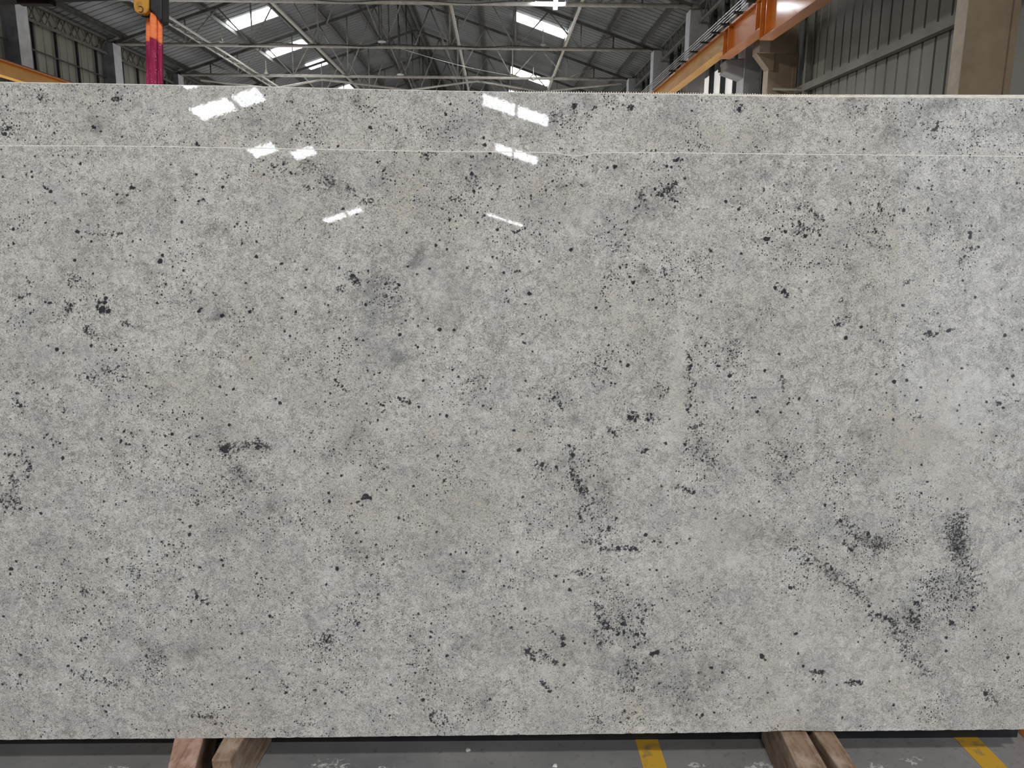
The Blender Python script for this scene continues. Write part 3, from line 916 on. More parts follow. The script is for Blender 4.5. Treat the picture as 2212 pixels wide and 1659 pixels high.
tile(1650, 320, Z, [530, 182, 15, 667, 120, 12, 727, 88, 10, 446, 190, 11, 612, 188, 15, 745, 214, 16, 950, 247, 14, 1128, 70, 10, 1755, 76, 14, 1710, 186, 20, 1750, 176, 12, 1780, 228, 14, 1920, 196, 18, 1433, 322, 16, 1430, 355, 17, 1248, 344, 12, 1205, 394, 12, 1170, 384, 12, 1318, 340, 20,
                    1762, 347, 14, 2160, 300, 20, 2185, 345, 16, 2135, 116, 12, 165, 400, 12, 366, 404, 10, 420, 394, 12, 175, 295, 10, 1195, 532, 26, 1155, 526, 12, 1076, 583, 14, 932, 570, 12, 1060, 552, 14, 828, 579, 12, 905, 602, 12, 1015, 606, 8, 184, 716, 24, 355, 752, 24, 475, 742, 20, 25, 778, 34, 458, 788, 14,
                    1758, 720, 28, 1760, 755, 28, 1770, 660, 18, 1398, 744, 13, 1075, 836, 15, 1830, 842, 20, 1076, 984, 9, 1698, 1130, 18, 100, 1190, 26, 175, 1218, 30, 205, 1250, 18, 200, 1274, 14, 210, 1160, 14, 370, 1136, 16, 1040, 1186, 10, 1803, 1274, 20, 1716, 1214, 15, 1187, 1343, 22, 2050, 1375, 12, 2050, 1420, 12,
                    830, 1530, 24, 934, 1552, 12, 958, 1550, 10, 700, 1615, 28, 1415, 1568, 24, 1475, 1582, 24, 1450, 1607, 16, 1578, 1560, 26, 1496, 1523, 16, 1375, 1475, 12, 2055, 1600, 24, 2200, 1552, 18, 2028, 1512, 15, 1302, 1604, 12, 640, 1500, 24, 1268, 1448, 10])
tile(0, 740, Z, [488, 58, 30, 412, 26, 14, 540, 90, 18, 780, 30, 22, 270, 124, 14, 985, 60, 24, 56, 336, 14, 138, 430, 16, 156, 436, 14, 140, 508, 14, 178, 540, 22, 188, 598, 14, 404, 443, 14, 8, 404, 14, 975, 262, 12, 980, 232, 10, 1012, 200, 10, 1048, 290, 16, 988, 440, 14, 998, 545, 12, 1420, 260, 10, 1875, 375, 22, 1990, 400, 22,
                 1935, 446, 16, 1860, 126, 10, 1770, 104, 8, 2150, 308, 16, 1968, 288, 11, 1390, 662, 16, 1088, 688, 9, 1060, 756, 20, 1035, 832, 18, 1025, 850, 18, 1075, 866, 16, 1105, 870, 18, 866, 822, 18, 396, 794, 14, 376, 812, 15, 416, 778, 12, 440, 826, 15, 418, 836, 10, 455, 878, 18, 514, 860, 18, 568, 908, 14, 536, 985, 26,
                 143, 796, 10, 46, 888, 11, 88, 950, 14, 128, 956, 18, 1465, 780, 22, 1615, 812, 18, 1702, 792, 11, 1422, 876, 16, 1955, 700, 22, 1995, 596, 14, 1600, 1040, 20, 1650, 1012, 14, 1795, 915, 18, 1422, 982, 14, 694, 1198, 18, 748, 1018, 11, 815, 1010, 14, 888, 1358, 16, 990, 1378, 15, 453, 1354, 13, 500, 1094, 10, 1320, 1138, 10, 1322, 1037, 9,
                 1225, 1422, 12, 350, 1460, 22, 42, 1446, 16, 8, 1358, 16, 180, 1420, 18, 250, 1412, 14, 230, 1085, 18, 140, 1056, 16, 238, 1150, 18, 192, 1012, 12, 1556, 1536, 16, 1622, 1570, 20, 1614, 1640, 26, 1542, 1510, 12, 1570, 1608, 11, 890, 1545, 16, 2095, 1345, 12, 2195, 1236, 12, 1905, 905, 30, 1925, 920, 30, 1940, 895, 24])
tile(550, 740, Z, [1395, 40, 20, 1372, 20, 14, 1618, 28, 10, 973, 112, 15, 964, 236, 14, 957, 210, 10, 888, 306, 13, 713, 250, 14, 690, 324, 17, 712, 368, 12, 746, 376, 12, 752, 402, 12, 778, 406, 12, 808, 412, 9, 648, 432, 17, 600, 418, 12, 632, 414, 9, 600, 504, 14, 718, 524, 13, 410, 403, 12, 253, 134, 11, 288, 145, 10, 435, 46, 10,
                   1228, 470, 18, 1238, 488, 14, 1262, 500, 18, 1300, 508, 18, 1272, 538, 14, 1228, 556, 13, 1316, 520, 14, 1402, 550, 20, 1394, 517, 12, 1440, 325, 22, 1160, 504, 14, 1095, 536, 20, 1075, 530, 14, 1112, 574, 14, 1050, 664, 18, 1972, 394, 18, 1952, 538, 18, 1595, 398, 14, 1690, 328, 12, 1605, 294, 14, 1068, 258, 16, 1128, 744, 17,
                   180, 482, 18, 215, 515, 26, 110, 640, 14, 1495, 632, 14, 1580, 614, 16, 1640, 625, 26, 485, 772, 14, 440, 800, 12, 380, 843, 10, 1118, 887, 12, 1010, 880, 14, 1165, 892, 13, 1258, 862, 9, 1350, 884, 14, 132, 913, 13, 1560, 965, 20, 1448, 993, 10, 2098, 1000, 11, 1952, 848, 14, 1805, 866, 12, 1105, 1080, 17, 1042, 1068, 14,
                   740, 1134, 20, 908, 1170, 16, 1080, 1150, 12, 560, 1190, 12, 238, 1214, 14, 1515, 1078, 13, 1522, 1095, 14, 1618, 1175, 20, 1380, 1152, 14, 1405, 1138, 14, 632, 1285, 22, 640, 1352, 22, 508, 1372, 14, 590, 1366, 13, 420, 1348, 12, 960, 1320, 34, 925, 1328, 24, 990, 1325, 24, 945, 1300, 20, 1240, 1300, 10, 515, 1445, 14, 600, 1430, 11,
                   124, 1501, 18, 312, 1524, 16, 1230, 1493, 20, 1042, 1518, 11, 1352, 1225, 20, 1725, 546, 8, 1895, 768, 13, 2205, 748, 16, 450, 1350, 12])
tile(1100, 740, Z, [832, 76, 14, 882, 72, 16, 868, 122, 13, 948, 160, 18, 1010, 196, 26, 820, 226, 22, 806, 330, 18, 870, 346, 18, 902, 350, 18, 562, 290, 14, 518, 308, 16, 616, 274, 13, 134, 324, 18, 132, 6, 18, 1530, 122, 20, 1548, 195, 22, 1542, 228, 14, 1612, 185, 14, 1595, 345, 14, 1518, 572, 24, 1545, 540, 16, 1780, 200, 20, 1878, 285, 28, 1830, 225, 14,
                    2180, 242, 24, 2010, 474, 14, 1912, 562, 16, 2115, 592, 22, 2135, 620, 14, 1595, 618, 14, 1240, 386, 14, 1290, 456, 16, 612, 464, 14, 536, 490, 14, 386, 468, 20, 450, 562, 16, 436, 540, 16, 255, 480, 18, 180, 513, 10, 258, 610, 12, 40, 748, 20, 85, 920, 26, 568, 782, 12, 1420, 540, 11, 1410, 718, 9, 1335, 860, 24, 1165, 915, 24, 1130, 940, 16, 1498, 868, 22,
                    1020, 636, 26, 1050, 628, 16, 1075, 670, 20, 1185, 662, 18, 880, 770, 16, 900, 782, 12, 1088, 750, 16, 510, 880, 22, 545, 965, 26, 400, 1060, 22, 280, 1042, 26, 540, 1080, 18, 595, 1190, 18, 610, 1260, 28, 722, 1140, 16, 1020, 1164, 18, 260, 1384, 15, 362, 1564, 14, 102, 1526, 13, 115, 1320, 18, 610, 1498, 18, 708, 1500, 18, 1212, 1392, 16, 915, 1500, 16,
                    850, 1580, 28, 1575, 1275, 20, 1505, 1250, 18, 1355, 1265, 14, 1355, 1303, 14, 1300, 1225, 16, 1580, 1410, 14, 2010, 1172, 12, 2055, 268, 11, 1160, 1640, 26, 1668, 1156, 12, 420, 1202, 14, 1660, 1240, 10])
tile(1650, 740, Z, [130, 96, 22, 68, 108, 12, 282, 202, 14, 288, 160, 12, 502, 200, 13, 550, 172, 10, 10, 244, 20, 155, 290, 18, 962, 268, 16, 1115, 332, 28, 1218, 322, 24, 1205, 100, 14, 1688, 220, 20, 1740, 192, 14, 2122, 286, 24, 2130, 362, 20, 2124, 236, 12, 1570, 324, 16, 1340, 382, 18, 1305, 492, 20, 1526, 183, 14, 1900, 507, 22, 2018, 517, 22, 2040, 558, 20,
                    1732, 420, 14, 1716, 494, 10, 1550, 470, 12, 1484, 507, 10, 1680, 692, 15, 1838, 698, 18, 1956, 678, 9, 1262, 740, 11, 146, 594, 18, 292, 608, 18, 224, 578, 9, 725, 653, 16, 575, 500, 14, 1345, 1045, 16, 548, 1140, 10, 375, 1068, 13, 522, 1385, 26, 610, 1416, 14, 345, 936, 13, 905, 575, 18, 190, 975, 24, 1425, 54, 10, 655, 1520, 22, 890, 1635, 28, 2190, 1610, 20, 300, 480, 20, 1393, 1188, 18, 335, 864, 10])
tile(0, 1160, Z, [1378, 40, 18, 1438, 62, 15, 1268, 122, 18, 1280, 90, 14, 860, 10, 14, 400, 52, 14, 430, 97, 11, 338, 22, 12, 94, 272, 28, 210, 222, 12, 312, 254, 16, 668, 272, 14, 924, 284, 12, 1042, 256, 12, 1343, 231, 16, 1304, 248, 14, 1344, 291, 14, 1174, 328, 12, 1072, 356, 12, 950, 338, 12, 1895, 200, 22, 1905, 238, 17, 1880, 160, 13, 1975, 256, 11, 1940, 184, 10,
                  1142, 474, 11, 382, 502, 16, 450, 526, 15, 388, 555, 10, 820, 516, 14, 804, 587, 16, 625, 470, 13, 740, 465, 13, 1680, 510, 28, 1735, 540, 16, 1770, 574, 16, 1722, 560, 13, 1832, 571, 11, 1940, 580, 16, 2190, 312, 18, 718, 645, 17, 876, 662, 15, 846, 712, 18, 1046, 722, 12, 28, 677, 20, 1484, 702, 14, 1634, 715, 20, 1608, 622, 14, 1412, 790, 16, 1964, 756, 16, 1968, 828, 15,
                  388, 860, 16, 725, 858, 18, 740, 868, 14, 510, 838, 12, 316, 903, 11, 335, 948, 12, 1010, 897, 16, 1447, 918, 11, 1474, 911, 11, 180, 1006, 20, 581, 1100, 21, 613, 1140, 18, 1566, 1127, 15, 1805, 948, 14, 2045, 1028, 18, 171, 1178, 22, 688, 1192, 12, 708, 1206, 14, 764, 1222, 12, 824, 1228, 16, 890, 1204, 16, 898, 1235, 16, 852, 1228, 10, 973, 1267, 12, 780, 1148, 14, 22, 1256, 18, 88, 1290, 14, 517, 1260, 17, 487, 1302, 10,
                  1810, 1258, 20, 1295, 1322, 11, 1268, 1354, 10, 2118, 1418, 18, 1690, 1506, 12, 1700, 1530, 20, 1648, 1530, 12, 1750, 1534, 12, 915, 1519, 14, 1124, 1600, 14, 288, 1575, 15, 1442, 1648, 18, 2098, 1636, 14, 1896, 1600, 14, 372, 1520, 10, 1272, 1480, 10, 1400, 1436, 14, 822, 1388, 11])
tile(550, 1160, Z, [55, 348, 15, 98, 358, 17, 22, 312, 14, 175, 367, 12, 55, 406, 13, 550, 126, 11, 705, 268, 28, 656, 256, 12, 1088, 240, 13, 1366, 330, 12, 1090, 408, 13, 2092, 206, 20, 2100, 158, 18, 1778, 294, 18, 1800, 294, 13, 1740, 300, 12, 1822, 339, 13, 1915, 350, 12, 322, 478, 17, 293, 516, 15, 200, 490, 11, 612, 408, 18, 70, 638, 12, 128, 676, 22, 150, 686, 14, 68, 737, 13,
                    706, 590, 12, 722, 603, 13, 704, 657, 13, 900, 517, 12, 968, 498, 14, 1397, 656, 18, 1354, 664, 10, 1264, 657, 11, 1458, 730, 12, 1330, 846, 19, 1500, 852, 22, 1455, 918, 13, 1456, 940, 11, 935, 800, 16, 880, 756, 12, 868, 715, 14, 1075, 876, 11, 640, 850, 20, 615, 875, 14, 615, 945, 16, 645, 963, 18, 775, 1014, 14, 724, 1050, 14, 285, 1172, 14, 210, 1142, 12, 560, 1130, 10, 1240, 1196, 14, 1228, 1166, 12,
                    743, 1322, 19, 786, 1285, 14, 682, 1318, 14, 802, 1328, 12, 264, 1330, 20, 280, 1280, 14, 324, 1357, 13, 428, 1361, 11, 512, 1302, 12, 522, 1320, 11, 604, 1420, 18, 1221, 1371, 17, 1243, 1421, 14, 1150, 1524, 18, 640, 1532, 16, 1503, 1514, 18, 1508, 1570, 17, 1605, 1590, 18, 1600, 1480, 13, 1594, 1508, 10, 1522, 1532, 10, 1645, 1571, 11, 1634, 1543, 9, 2008, 1382, 20, 1584, 1280, 12, 1435, 1390, 24, 668, 1634, 16, 122, 1632, 11, 50, 1441, 11, 1012, 1566, 12, 2180, 772, 15, 475, 1556, 12])
tile(1100, 1160, Z, [1290, 46, 20, 1240, 36, 16, 930, 98, 28, 1030, 110, 22, 1295, 140, 14, 1436, 284, 12, 1352, 337, 11, 790, 350, 18, 808, 373, 13, 205, 350, 14, 515, 452, 26, 1010, 408, 20, 615, 310, 20, 1345, 540, 16, 1105, 582, 18, 135, 612, 22, 205, 745, 13, 695, 548, 14, 765, 690, 20, 805, 738, 24, 835, 780, 24, 970, 740, 26, 1085, 830, 26, 1130, 820, 18, 930, 830, 24, 455, 870, 20, 460, 910, 22, 160, 980, 28, 190, 1000, 16,
                     210, 1048, 18, 316, 1001, 12, 270, 1080, 12, 410, 1060, 15, 388, 1085, 16, 472, 1090, 22, 1235, 990, 26, 1265, 985, 22, 1065, 940, 24, 828, 884, 16, 1480, 940, 16, 290, 1255, 22, 315, 1275, 14, 345, 1318, 22, 414, 1360, 12, 590, 1442, 14, 930, 1166, 16, 1042, 1192, 16, 1722, 1114, 26, 1615, 1158, 16, 1815, 1156, 20, 1668, 1186, 13, 2160, 1020, 34, 2185, 1048, 20, 2145, 1000, 14, 1780, 705, 14, 1805, 735, 18, 1786, 1018, 14,
                     1708, 1276, 14, 1405, 1438, 14, 985, 1485, 18, 1650, 1520, 22, 2058, 1583, 11, 952, 1582, 18, 1300, 1085, 16, 2118, 1540, 11])
tile(1650, 1160, Z, [225, 432, 28, 790, 74, 16, 690, 60, 14, 745, 105, 20, 380, 190, 22, 525, 230, 14, 580, 275, 20, 1338, 366, 15, 1222, 398, 12, 1222, 430, 11, 1388, 430, 14, 1158, 526, 14, 1100, 548, 16, 1070, 715, 18, 1035, 690, 20, 1605, 732, 26, 1785, 600, 22, 1535, 617, 18, 272, 824, 22, 310, 800, 9, 855, 855, 16, 292, 994, 18, 336, 1105, 20, 435, 1140, 20, 495, 1155, 22, 420, 1216, 16, 445, 1236, 13,
                     498, 1235, 14, 527, 1236, 13, 624, 1264, 16, 770, 1232, 22, 810, 1240, 24, 1044, 1320, 13, 1105, 1436, 20, 667, 1543, 17, 1345, 1495, 11, 2080, 1030, 24, 1560, 860, 20, 1555, 972, 22, 1890, 1340, 30, 290, 1480, 16, 8, 1046, 16, 205, 1270, 14, 1500, 1075, 10, 610, 12, 12, 1650, 100, 30])
# upper slab
TOPD_FROM = len(DOTS)
tile(0, 150, 2, [485, 128, 8, 497, 122, 8, 525, 128, 7, 488, 82, 6, 425, 90, 6, 420, 203, 8, 405, 250, 14, 528, 290, 9, 680, 299, 6, 1218, 128, 4, 1158, 78, 5, 1205, 95, 7, 1293, 232, 9, 1280, 240, 7, 1144, 284, 6, 1260, 302, 8, 1280, 306, 6, 1328, 314, 7, 1425, 121, 5, 1424, 138, 5, 1514, 122, 6, 1557, 160, 9, 1535, 155, 5, 1610, 175, 8, 1600, 250, 14,
                 1945, 150, 10, 1925, 195, 10, 2090, 295, 10, 2188, 305, 7, 2095, 325, 12, 1885, 350, 5, 1996, 349, 6, 1460, 332, 10, 1422, 336, 6, 1194, 320, 6, 1150, 320, 4, 1470, 218, 5, 1440, 212, 5, 1385, 210, 4, 20, 280, 12, 15, 260, 8, 640, 115, 6, 550, 178, 7, 175, 88, 8, 150, 88, 6, 180, 125, 8, 85, 130, 6, 330, 205, 6, 200, 246, 5, 1310, 70, 4, 850, 320, 12, 1510, 340, 5, 1660, 240, 5])
tile(1106, 150, 2, [516, 170, 10, 500, 174, 7, 520, 160, 7, 446, 212, 7, 480, 256, 6, 36, 288, 9, 1148, 198, 9, 985, 165, 8, 990, 180, 7, 1022, 210, 7, 802, 231, 6, 975, 293, 7, 1716, 148, 6, 1785, 173, 7, 1770, 160, 6, 1652, 263, 5, 1690, 293, 7, 1762, 355, 8, 1828, 258, 13, 1840, 245, 10, 1835, 230, 8, 1778, 238, 7, 1790, 292, 7, 1860, 310, 8, 1880, 250, 6, 1825, 300, 6, 1995, 152, 7,
                    2085, 240, 7, 2008, 317, 6, 2086, 328, 8, 1900, 255, 5, 1372, 320, 7, 1415, 311, 9, 1520, 345, 8, 1018, 330, 6, 620, 350, 8, 600, 352, 8, 580, 350, 6, 213, 240, 6, 245, 285, 6, 205, 285, 8, 300, 250, 6, 455, 160, 5, 2155, 150, 6, 1620, 150, 7, 1960, 205, 6, 2010, 330, 5, 205, 345, 5, 370, 345, 6, 270, 160, 14, 360, 165, 10])
for i in range(len(DOTS)):
    x, y, r = DOTS[i]
    DOTS[i] = (x, y, min(r, 8.5) * (0.64 if r > 3 else 0.76))

# strokes of scattered small crystals: points, half width, number, radius range
STROKES = [
    ([(1488, 760), (1490, 800), (1495, 860), (1488, 890)], 7, 48, 1.8, 3.6), ([(1530, 888), (1495, 938)], 6, 30, 1.5, 3.2), ([(1483, 955), (1478, 968), (1500, 985)], 6, 14, 1.8, 3.4),
    ([(1505, 945), (1525, 980), (1548, 1015)], 12, 80, 1.2, 2.6), ([(1590, 760), (1575, 790), (1582, 850)], 7, 34, 1.3, 3), ([(1560, 725), (1600, 765)], 26, 80, 1.2, 2.4),
    ([(1238, 965), (1234, 990), (1245, 1008)], 5, 24, 1.5, 3), ([(1236, 1015), (1250, 1055), (1275, 1068)], 8, 75, 1.4, 3.2), ([(1250, 1105), (1275, 1085), (1312, 1083)], 7, 55, 1.2, 2.8),
    ([(1250, 1105), (1256, 1125)], 6, 20, 1.4, 3), ([(1460, 1050), (1502, 1066)], 5, 34, 1.3, 3), ([(1290, 1190), (1325, 1183), (1380, 1188)], 6, 60, 1.3, 3), ([(1255, 1170), (1295, 1172)], 6, 34, 1.2, 2.6),
    ([(1243, 1228), (1262, 1242), (1290, 1232), (1320, 1232)], 7, 45, 1.2, 3), ([(1283, 1308), (1305, 1312)], 5, 22, 1.4, 3), ([(1290, 1320), (1300, 1345), (1330, 1365), (1380, 1368), (1395, 1392)], 9, 120, 1.3, 3.2),
    ([(1383, 1308), (1398, 1325), (1382, 1340), (1400, 1352)], 6, 44, 1.3, 2.6), ([(1290, 1355), (1292, 1388), (1330, 1388)], 10, 44, 1.4, 3), ([(1342, 1328), (1345, 1350)], 9, 30, 1.3, 3), ([(1320, 1280), (1375, 1310)], 14, 50, 1.1, 2.2),
    ([(1402, 1415), (1425, 1408)], 4, 22, 2, 3.8), ([(1138, 1395), (1150, 1425)], 9, 36, 1.5, 3.4), ([(1160, 1402), (1205, 1435)], 9, 40, 1.4, 3.2), ([(1213, 1372), (1218, 1396)], 5, 26, 1.5, 3.4), ([(1130, 1345), (1170, 1350)], 14, 30, 1.2, 2.6),
    ([(1172, 1475), (1188, 1494)], 4, 16, 2, 4), ([(1362, 1415), (1358, 1495)], 20, 110, 1.2, 2.8), ([(1340, 1545), (1395, 1560)], 14, 50, 1.2, 2.6), ([(1275, 1550), (1300, 1570)], 14, 36, 1.2, 2.4), ([(1430, 1480), (1480, 1500)], 26, 70, 1.1, 2.4), ([(1500, 1390), (1470, 1410)], 18, 34, 1.2, 2.8),
    ([(1740, 1205), (1790, 1232), (1850, 1275), (1875, 1300)], 12, 260, 1.1, 2.6), ([(1880, 1325), (1915, 1335), (1935, 1350)], 9, 80, 1.3, 3), ([(1930, 1350), (1960, 1400), (1995, 1445), (2010, 1460)], 15, 220, 1.1, 2.6), ([(1960, 1330), (1990, 1345)], 14, 80, 1.5, 3.2),
    ([(1975, 1300), (1992, 1308)], 8, 26, 1.4, 3), ([(2080, 1105), (2068, 1130), (2065, 1160)], 16, 190, 1.0, 2.2), ([(2065, 1140), (2072, 1200)], 20, 330, 1.1, 2.5), ([(2075, 1210), (2098, 1250), (2100, 1290)], 30, 260, 1.0, 2.5), ([(2000, 1250), (2035, 1262)], 26, 90, 1.3, 2.9),
    ([(2060, 1290), (2040, 1300)], 40, 120, 1.0, 2.2), ([(2052, 1348), (2058, 1342)], 4, 14, 2.4, 4), ([(2118, 1488), (2140, 1505), (2155, 1520)], 10, 60, 1.3, 2.8), ([(1840, 1158), (1925, 1176)], 10, 110, 1.2, 2.6), ([(1810, 1122), (1850, 1150)], 12, 60, 1.2, 2.6), ([(1875, 1180), (1905, 1182)], 8, 30, 1.2, 2.4),
    ([(1820, 1170), (1845, 1190)], 4, 26, 1.5, 3), ([(1700, 1178), (1725, 1190)], 12, 40, 1.2, 2.4), ([(1690, 1040), (1715, 1025)], 22, 60, 1.0, 2.2), ([(1660, 955), (1700, 1000)], 18, 50, 1.1, 2.4), ([(1830, 1474), (1862, 1476)], 5, 26, 1.8, 3.4), ([(1748, 1448), (1780, 1456)], 6, 26, 1.6, 3),
    ([(478, 965), (492, 975)], 10, 60, 1.4, 3.2), ([(495, 965), (530, 962), (580, 962)], 8, 130, 1.1, 2.4), ([(505, 990), (520, 1030)], 22, 90, 1.1, 2.4), ([(395, 1070), (460, 1065)], 26, 70, 1.1, 2.3), ([(550, 955), (580, 965)], 8, 40, 1.3, 2.6),
    ([(52, 985), (66, 1010), (58, 1030)], 9, 40, 1.4, 3), ([(25, 1025), (35, 1045)], 10, 34, 1.4, 3), ([(20, 1060), (35, 1085), (45, 1100)], 14, 50, 1.4, 3), ([(10, 1085), (25, 1100)], 12, 30, 1.4, 3), ([(168, 811), (200, 815), (212, 835), (238, 838)], 11, 70, 1.3, 2.2), ([(218, 798), (240, 806)], 12, 34, 1.4, 2.4), ([(252, 818), (270, 824)], 4, 12, 1.4, 2.4),
    ([(26, 860), (46, 878)], 4, 18, 1.6, 3.2), ([(212, 650), (225, 665), (238, 675)], 8, 46, 1.6, 3.4), ([(150, 598), (165, 610)], 14, 56, 1.2, 2.4), ([(190, 500), (230, 507), (265, 505)], 6, 24, 1.4, 3), ([(152, 655), (150, 675)], 7, 36, 1.3, 2.8), ([(40, 645), (68, 632)], 5, 22, 1.6, 2.8), ([(58, 600), (66, 620)], 6, 16, 1.5, 2.6),
    ([(185, 712), (210, 728)], 8, 40, 1.2, 2.4), ([(250, 695), (315, 705)], 9, 60, 1.0, 2.0), ([(110, 700), (150, 675)], 4, 26, 1.0, 2.0), ([(758, 598), (775, 612)], 9, 40, 1.6, 3.2), ([(732, 620), (745, 630)], 8, 26, 1.4, 2.8), ([(815, 600), (860, 615)], 14, 30, 1.3, 2.8), ([(822, 640), (850, 660)], 24, 80, 1.1, 2.4),
    ([(580, 352), (625, 368)], 14, 50, 1.5, 2.6), ([(650, 350), (680, 362)], 14, 50, 1.2, 2.4), ([(690, 375), (725, 405)], 15, 70, 1.2, 2.4), ([(748, 400), (768, 422)], 9, 46, 1.2, 2.6), ([(778, 430), (812, 442)], 9, 36, 1.4, 2.8), ([(655, 400), (668, 412)], 5, 16, 1.5, 2.8), ([(915, 335), (935, 330)], 9, 60, 1.1, 2.4),
    ([(1018, 372), (1022, 408)], 12, 34, 1.5, 3), ([(968, 425), (998, 432)], 7, 24, 1.4, 2.8), ([(1424, 422), (1445, 408), (1458, 395)], 6, 50, 1.7, 3.4), ([(1425, 420), (1458, 428)], 5, 20, 1.7, 3), ([(1388, 408), (1388, 430)], 7, 26, 1.5, 3), ([(1459, 345), (1475, 346)], 5, 14, 1.7, 3), ([(1504, 452), (1530, 452)], 3, 12, 1.5, 2.6),
    ([(1756, 455), (1765, 470), (1777, 468)], 7, 34, 1.6, 2.8), ([(1718, 508), (1750, 500), (1772, 495)], 8, 40, 1.6, 3), ([(1720, 478), (1735, 490)], 10, 30, 1.5, 2.8), ([(1722, 450), (1745, 442)], 5, 20, 1.4, 2.6), ([(1898, 435), (1905, 462)], 5, 50, 1.0, 2.0), ([(1805, 700), (1830, 685)], 12, 40, 1.4, 2.6), ([(1810, 645), (1825, 655)], 6, 16, 1.2, 2.2),
    ([(1870, 610), (1885, 630)], 14, 34, 1.2, 2.2), ([(1950, 615), (1975, 605)], 4, 26, 1.1, 2.0), ([(1515, 550), (1510, 600)], 24, 70, 1.2, 2.6), ([(1430, 575), (1440, 600)], 10, 34, 1.3, 2.6), ([(1315, 595), (1330, 600)], 10, 22, 1.4, 2.6), ([(1340, 520), (1325, 545)], 10, 34, 1.2, 2.4),
    ([(723, 820), (740, 835), (755, 843)], 4, 14, 1.8, 3), ([(858, 858), (888, 870)], 5, 14, 2, 3.4), ([(664, 810), (700, 800)], 5, 14, 1.4, 2.4), ([(980, 830), (1045, 815)], 8, 30, 1.2, 2.6), ([(730, 745), (760, 760)], 14, 26, 1.2, 2.4), ([(700, 1370), (712, 1385)], 11, 50, 1.5, 2.8), ([(680, 1385), (700, 1400)], 16, 40, 1.3, 2.6),
    ([(760, 1340), (775, 1350)], 13, 26, 1.4, 2.8), ([(600, 1465), (620, 1490)], 10, 24, 1.4, 2.6), ([(930, 1540), (965, 1560)], 12, 26, 1.5, 2.6), ([(630, 1565), (660, 1568)], 12, 30, 1.3, 2.4), ([(725, 1345), (730, 1365)], 7, 12, 1.5, 2.6),
    ([(410, 1545), (460, 1550)], 5, 36, 1.3, 2.4), ([(415, 1280), (450, 1300)], 8, 28, 1.6, 3), ([(265, 1225), (305, 1235)], 12, 40, 1.4, 2.8), ([(170, 1270), (190, 1278)], 10, 36, 1.3, 2.4), ([(150, 1455), (280, 1480)], 16, 90, 1.3, 2.8), ([(300, 1440), (350, 1455)], 22, 60, 1.2, 2.4), ([(320, 1400), (350, 1430)], 26, 70, 1.1, 2.4), ([(20, 1460), (60, 1480)], 18, 40, 1.4, 2.6),
    ([(1180, 840), (1215, 880)], 12, 46, 1.6, 3), ([(1355, 905), (1380, 895)], 9, 36, 1.5, 3), ([(1395, 910), (1430, 900)], 9, 36, 1.2, 2.6), ([(1310, 925), (1335, 940)], 9, 26, 1.4, 2.8), ([(1310, 780), (1290, 800)], 22, 30, 1.5, 2.8), ([(1380, 970), (1398, 975)], 9, 22, 1.6, 2.8), ([(1160, 1000), (1175, 1015)], 9, 26, 1.5, 2.8), ([(1420, 830), (1440, 850)], 14, 40, 1.2, 2.4),
    ([(2075, 540), (2110, 535)], 4, 26, 1.4, 2.6), ([(2070, 570), (2085, 550)], 3, 16, 1.4, 2.4), ([(1680, 610), (1700, 640)], 5, 12, 2, 3.2), ([(1988, 715), (2010, 722)], 5, 16, 2, 3.4), ([(2045, 718), (2062, 708)], 3, 10, 1.6, 2.6), ([(1690, 820), (1695, 845)], 3, 26, 1.0, 2.0), ([(1685, 815), (1690, 825)], 6, 14, 1.4, 2.4),
    ([(1970, 880), (1985, 910)], 13, 40, 1.2, 2.4), ([(1130, 1240), (1150, 1250)], 12, 16, 1.2, 2.2), ([(1270, 1140), (1310, 1160)], 18, 46, 1.2, 2.6), ([(1310, 1120), (1340, 1160)], 22, 50, 1.2, 2.6),
]
TOP_STROKES = [
    ([(1985, 280), (2025, 270), (2030, 295)], 16, 44, 1.6, 3.2), ([(1190, 245), (1210, 262)], 16, 50, 1.2, 2.6), ([(1230, 225), (1250, 240)], 16, 46, 1.1, 2.4), ([(1355, 235), (1368, 228)], 6, 12, 2, 3.6), ([(930, 270), (1020, 300)], 40, 60, 1.2, 2.4),
    ([(5, 265), (20, 290)], 12, 50, 1.6, 3), ([(80, 205), (100, 215)], 14, 30, 1.5, 2.8), ([(240, 213), (262, 214)], 6, 16, 1.8, 3.2), ([(770, 212), (805, 235)], 16, 30, 1.6, 2.8), ([(420, 310), (450, 318)], 14, 26, 1.4, 2.6), ([(1595, 230), (1600, 240)], 10, 20, 1.5, 2.8),
    ([(1510, 300), (1500, 320)], 30, 36, 1.3, 2.6), ([(1840, 225), (1880, 240)], 14, 26, 1.6, 2.8), ([(2060, 290), (2160, 310)], 18, 36, 1.4, 2.8), ([(660, 285), (700, 300)], 20, 24, 1.4, 2.6), ([(1660, 240), (1640, 300)], 30, 30, 1.2, 2.4),
]
